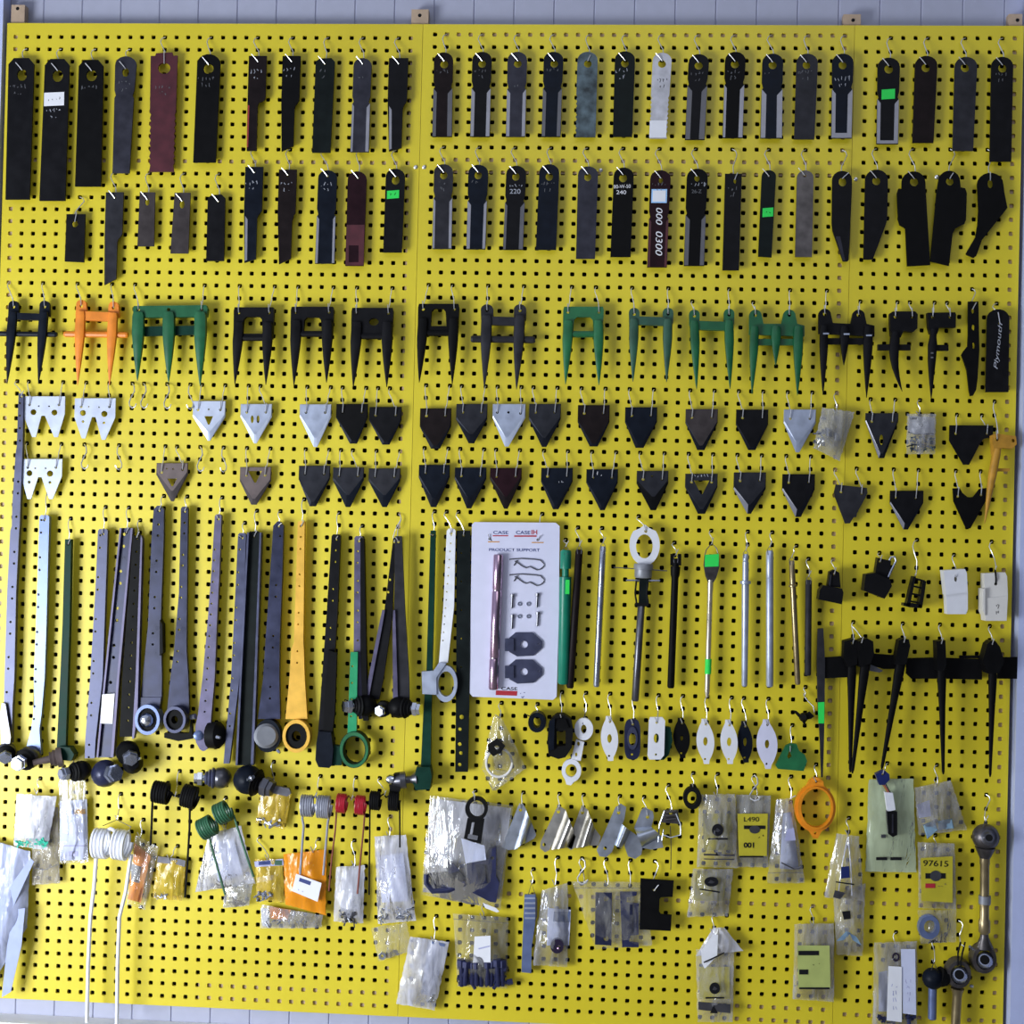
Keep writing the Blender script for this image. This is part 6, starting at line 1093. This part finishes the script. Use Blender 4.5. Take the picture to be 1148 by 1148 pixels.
# pale green bag and connector
k = bag('pale green tinted bag behind the blue connector', [(974, 874), (1024, 873), (1027, 978), (970.6, 977)], .012, 'film_green', .008, 53, zipy=.05, nx=11)
for x in (988.5, 1004.5): B().box(x - 6.3, 961, x + 6.3, 964.4, .0245, .0006).obj('printed_bar', 'ink', k)
lab = 'blue and white wire connector hanging over the pale green bag'
k = thing('wire_connector', lab, 'connector', 990, 864, None, .03)
B().plate([(981.5, 868), (991, 863), (997, 868), (997.5, 874), (992, 880), (986, 880)], .028, .014, [circ(990, 868, 1.5)]).obj('plug_body', 'plas_blue', k); B().plate([(992, 888), (1001, 889), (1004, 908), (995, 910)], .028, .010).obj('white_housing', 'plas_w', k); B().plate([(994, 909), (1006, 910), (1006, 936), (1001, 938.5), (996, 935)], .028, .010).obj('black_housing', 'plas_b', k)
for i, m_ in enumerate(('ochre', 'ink_red', 'ink')): B().tube([W(989 + i * 2, 879, .034), W(993 + i * 1.6, 885, .038), W(995 + i * 2, 890, .034)], .0012, 5).obj('lead_wire', m_, k, True)
B().box(1000, 913, 1001.6, 934, .0382, .001).obj('housing_groove', 'slate', k); B().plate([(988, 936), (993, 936), (993, 939.5), (988, 939.5)], .026, .004).obj('loose_pin', 'steel_dk', k)
hook('wire hook of the blue and white wire connector', (992, 858), (990, 867), .027, .043, (1, -4), .3)
k = bag('creased bag of blue foil packets at the right', [(1025, 883), (1066, 875), (1084, 930), (1030, 936)], .014, 'film', .010, 54, [('lilac', [(1028, 902), (1042, 897), (1044, 915), (1030, 917)], .002)], hk=(1050, 880), pg=(1048, 860), nx=11)
for i, (qd, l) in enumerate((([(1035, 925), (1048, 920), (1052, 931), (1040, 941)], 'blue foil packet at the torn tip of the creased bag'), ([(1052, 921), (1068, 918), (1070, 929), (1053, 931)], 'second blue foil packet, deeper in the creased bag'))):
    o = thing('foil_packet', l, 'packet', qd[0][0], qd[0][1], 'blue foil packets', .02); B().plate(qd, .018, .005, inner=[(lerp(x, sum(a for a, _ in qd) / 4, .15), lerp(y, sum(c for _, c in qd) / 4, .15)) for x, y in qd]).obj('packet_body', 'foil', o)
k = bag('clear bag with yellow card and inked figures above the emblem', [(1029, 944), (1070, 946), (1072, 1020), (1030, 1018)], .013, 'film', .008, 55, [])
D = .033; B().plate([(1032, 962), (1068, 960), (1068, 1012), (1033, 1010)], D - .001, .0005).obj('yellow_card', 'card_y', k); text(k, '97615', 1049, 968, 6.6, 'ink', D, 2, 28, 'lettering', .004); B().box(1037.5, 979, 1060, 985, D, .0005).obj('printed_bar', 'ink', k); B().plate(circ(1049, 982, 6.4, 6, 16), D + .0002, .0006).obj('printed_emblem', 'steel_dk', k); B().box(1037.5, 990.5, 1048.5, 995.6, D, .0005).obj('printed_bar', 'ink_red', k); scribble(k, 1058, 992, 14, 1, 'brass', D, 3, 56, -.2)
hook('wire hook of the inked yellow card bag', (1048, 930), (1049, 950), .012, .02, (-3, -4), .5)
k = bag('small clear bag holding one large hex nut', [(1029, 1020), (1072, 1020), (1072, 1056), (1032, 1058)], .012, 'film_clear', .008, 57)
o = thing('hex_nut', 'large bluish steel nut in the small clear bag', 'nut', 1042, 1028, None, .016); B().plate(circ(1042, 1040, 12.6, 14, 20), .014, .012, [circ(1042.5, 1039, 6.6, 7.4, 18)], circ(1042, 1040, 11.8, 13.2, 20)).obj('nut_body', 'arm_lt', o)
k = bag('bottom clear bag with folded printed sheet by the rod ends', [(980, 1057), (1028, 1055), (1028, 1152), (978, 1152)], .014, 'film', .008, 58, [('paper_b', [(1010, 1064), (1026, 1064), (1027, 1138), (1012, 1136)], .014), ('paper_b', [(985, 1090), (995, 1088), (996, 1134), (985, 1134)], .002), ('paper', [(996, 1083), (1011, 1084), (1011, 1146), (994, 1144)], .016)], hk=(1004, 1072), pg=(1006, 1048), tip=(-4, 4))
scribble(k, 1003, 1105, 10, 4, 'lilac', .0305, 6, 59); scribble(k, 1018, 1100, 9, 4, 'lilac', .0285, 5, 60); B().plate(circ(1004.4, 1073, 4.2, 5, 16), .023, .0015, [circ(1004.4, 1073, 2.4, 3)]).obj('eyelet', 'violet', k)
lump('dark bolts at the bottom of the folded-sheet bag', (984, 1136, 1022, 1148), 'navy', .017, 61, n=14, r=3)
# rod ends
lab = 'blue steel ball stud hanging left of the bare rod end'
k = thing('ball_stud', lab, 'ball stud', 1046, 1085, None, .03); B().ball(W(1046, 1097, .026), 11.5 * K, 18).obj('ball_head', 'blueblk', k, True); B().rod(W(1045.6, 1106, .026), W(1045, 1143, .026), [(0, .0085), (.03, .0085), (.97, .0085), (1, .006)], 14).obj('shank', 'arm_lt', k, True); B().rod(W(1052, 1094, .026), W(1062, 1098, .022), [(0, .020), (.3, .018), (.6, .019), (1, .014)], 16).obj('rubber_boot', 'rubber', k, True); B().tube([W(1044, 1088, .04), W(1047, 1078, .03), W(1050, 1086, .036)], .0009, 5).obj('tie_wire', 'steel_dk', k, True)
hook('wire hook of the ' + lab, (1049, 1052), (1047, 1079.4), .029, .031, (-2, -4), .6)
def rodend(k, x, y, r, d, mat='steel_dk', bore=True):
    B().plate(circ(x, y, r, r * 1.15, 26), d, .020, [circ(x, y, r * .62, r * .72, 20)], circ(x, y, r * .86, r * 1.0, 26), .004).obj('eye_ring', mat, k, True)
    B().rod(W(x, y, d - .002), W(x, y, d + .024), [(0, r * .40 * K), (.3, r * .6 * K), (.7, r * .6 * K), (1, r * .40 * K)], 18).obj('spherical_bush', 'steel', k, True); B().rod(W(x, y, d + .0236), W(x, y, d + .0262), [(0, r * .33 * K), (1, r * .32 * K)], 14).obj('bore', 'soot', k) if bore else None
lab = 'threaded rod end with spherical eye, hung by black ties'
k = thing('rod_end', lab, 'rod end', 1076, 1075, None, .03); rodend(k, 1075.5, 1092.7, 15.5, .016, 'gunmetal'); B().rod(W(1073.5, 1108, .026), W(1071, 1152, .026), [(0, .014), (.12, .0105), (.2, .0095), (1, .0095)], 14).obj('shank', 'brass', k, True)
for a in (-2, 3): B().tube([W(1075 + a * .6, 1083, .041), W(1076 + a, 1068, .034), W(1079 + a, 1056, .028)], .0018).obj('cable_tie', 'rubber', k, True)
B().rod(W(1088, 1105, .02), W(1091, 1106, .024), [(0, .004), (1, .003)], 8).obj('grease_fitting', 'steel', k, True); hook('wire hook of the ' + lab, (1075, 1032), (1078, 1059), .029, .033, (3, 2), .9, -1)
lab = 'long turnbuckle with spherical eyes at both ends'
k = thing('turnbuckle', lab, 'turnbuckle', 1105, 920, None, .03); B().ball(W(1105, 938.4, .03), 14.5 * K, 20, .9).obj('upper_eye', 'gunmetal', k, True); B().rod(W(1107, 939, .03), W(1109, 939.3, .06), [(0, .016), (.8, .0155), (.9, .011), (1, .009)], 18).obj('spherical_bush', 'steel_dk', k, True); B().rod(W(1108.8, 939.3, .0575), W(1108.9, 939.3, .0612), [(0, .0075), (1, .007)], 14).obj('bore', 'rubber', k, True)
B().rod(W(1104.5, 950, .028), W(1104, 962, .028), [(0, .021), (1, .0105)], 16).obj('upper_neck', 'gunmetal', k, True)
B().rod(W(1104, 961, .028), W(1103.5, 1047, .028), [(0, .0105), (.08, .0105), (.1, .0095), (.5, .0095), (.505, .0115), (.62, .0115), (.625, .0095), (.8, .0095), (.83, .012), (.97, .012), (1, .008)], 12).obj('barrel', 'brass', k, True); B().rod(W(1104, 1004, .028), W(1103.9, 1013, .028), [(0, .0122), (1, .0122)], 14).obj('marked_band', 'cap_gray', k, True)
B().rod(W(1103.5, 1046, .026), W(1103.6, 1062, .024), [(0, .008), (.3, .009), (1, .018)], 14).obj('lower_neck', 'gunmetal', k, True); rodend(k, 1104, 1076, 15.5, .014, 'gunmetal'); B().tube([W(1102, 927, .05), W(1105, 919, .034), W(1107, 926, .03)], .0012).obj('tie_wire', 'steel_dk', k, True)
B().rod(W(1091, 1064, .022), W(1087, 1061, .026), [(0, .0035), (1, .003)], 8).obj('grease_fitting', 'steel', k, True); hook('wire hook of the ' + lab, (1109, 890), (1105, 920.3), .033, .036, (3, -6), .8, -1)
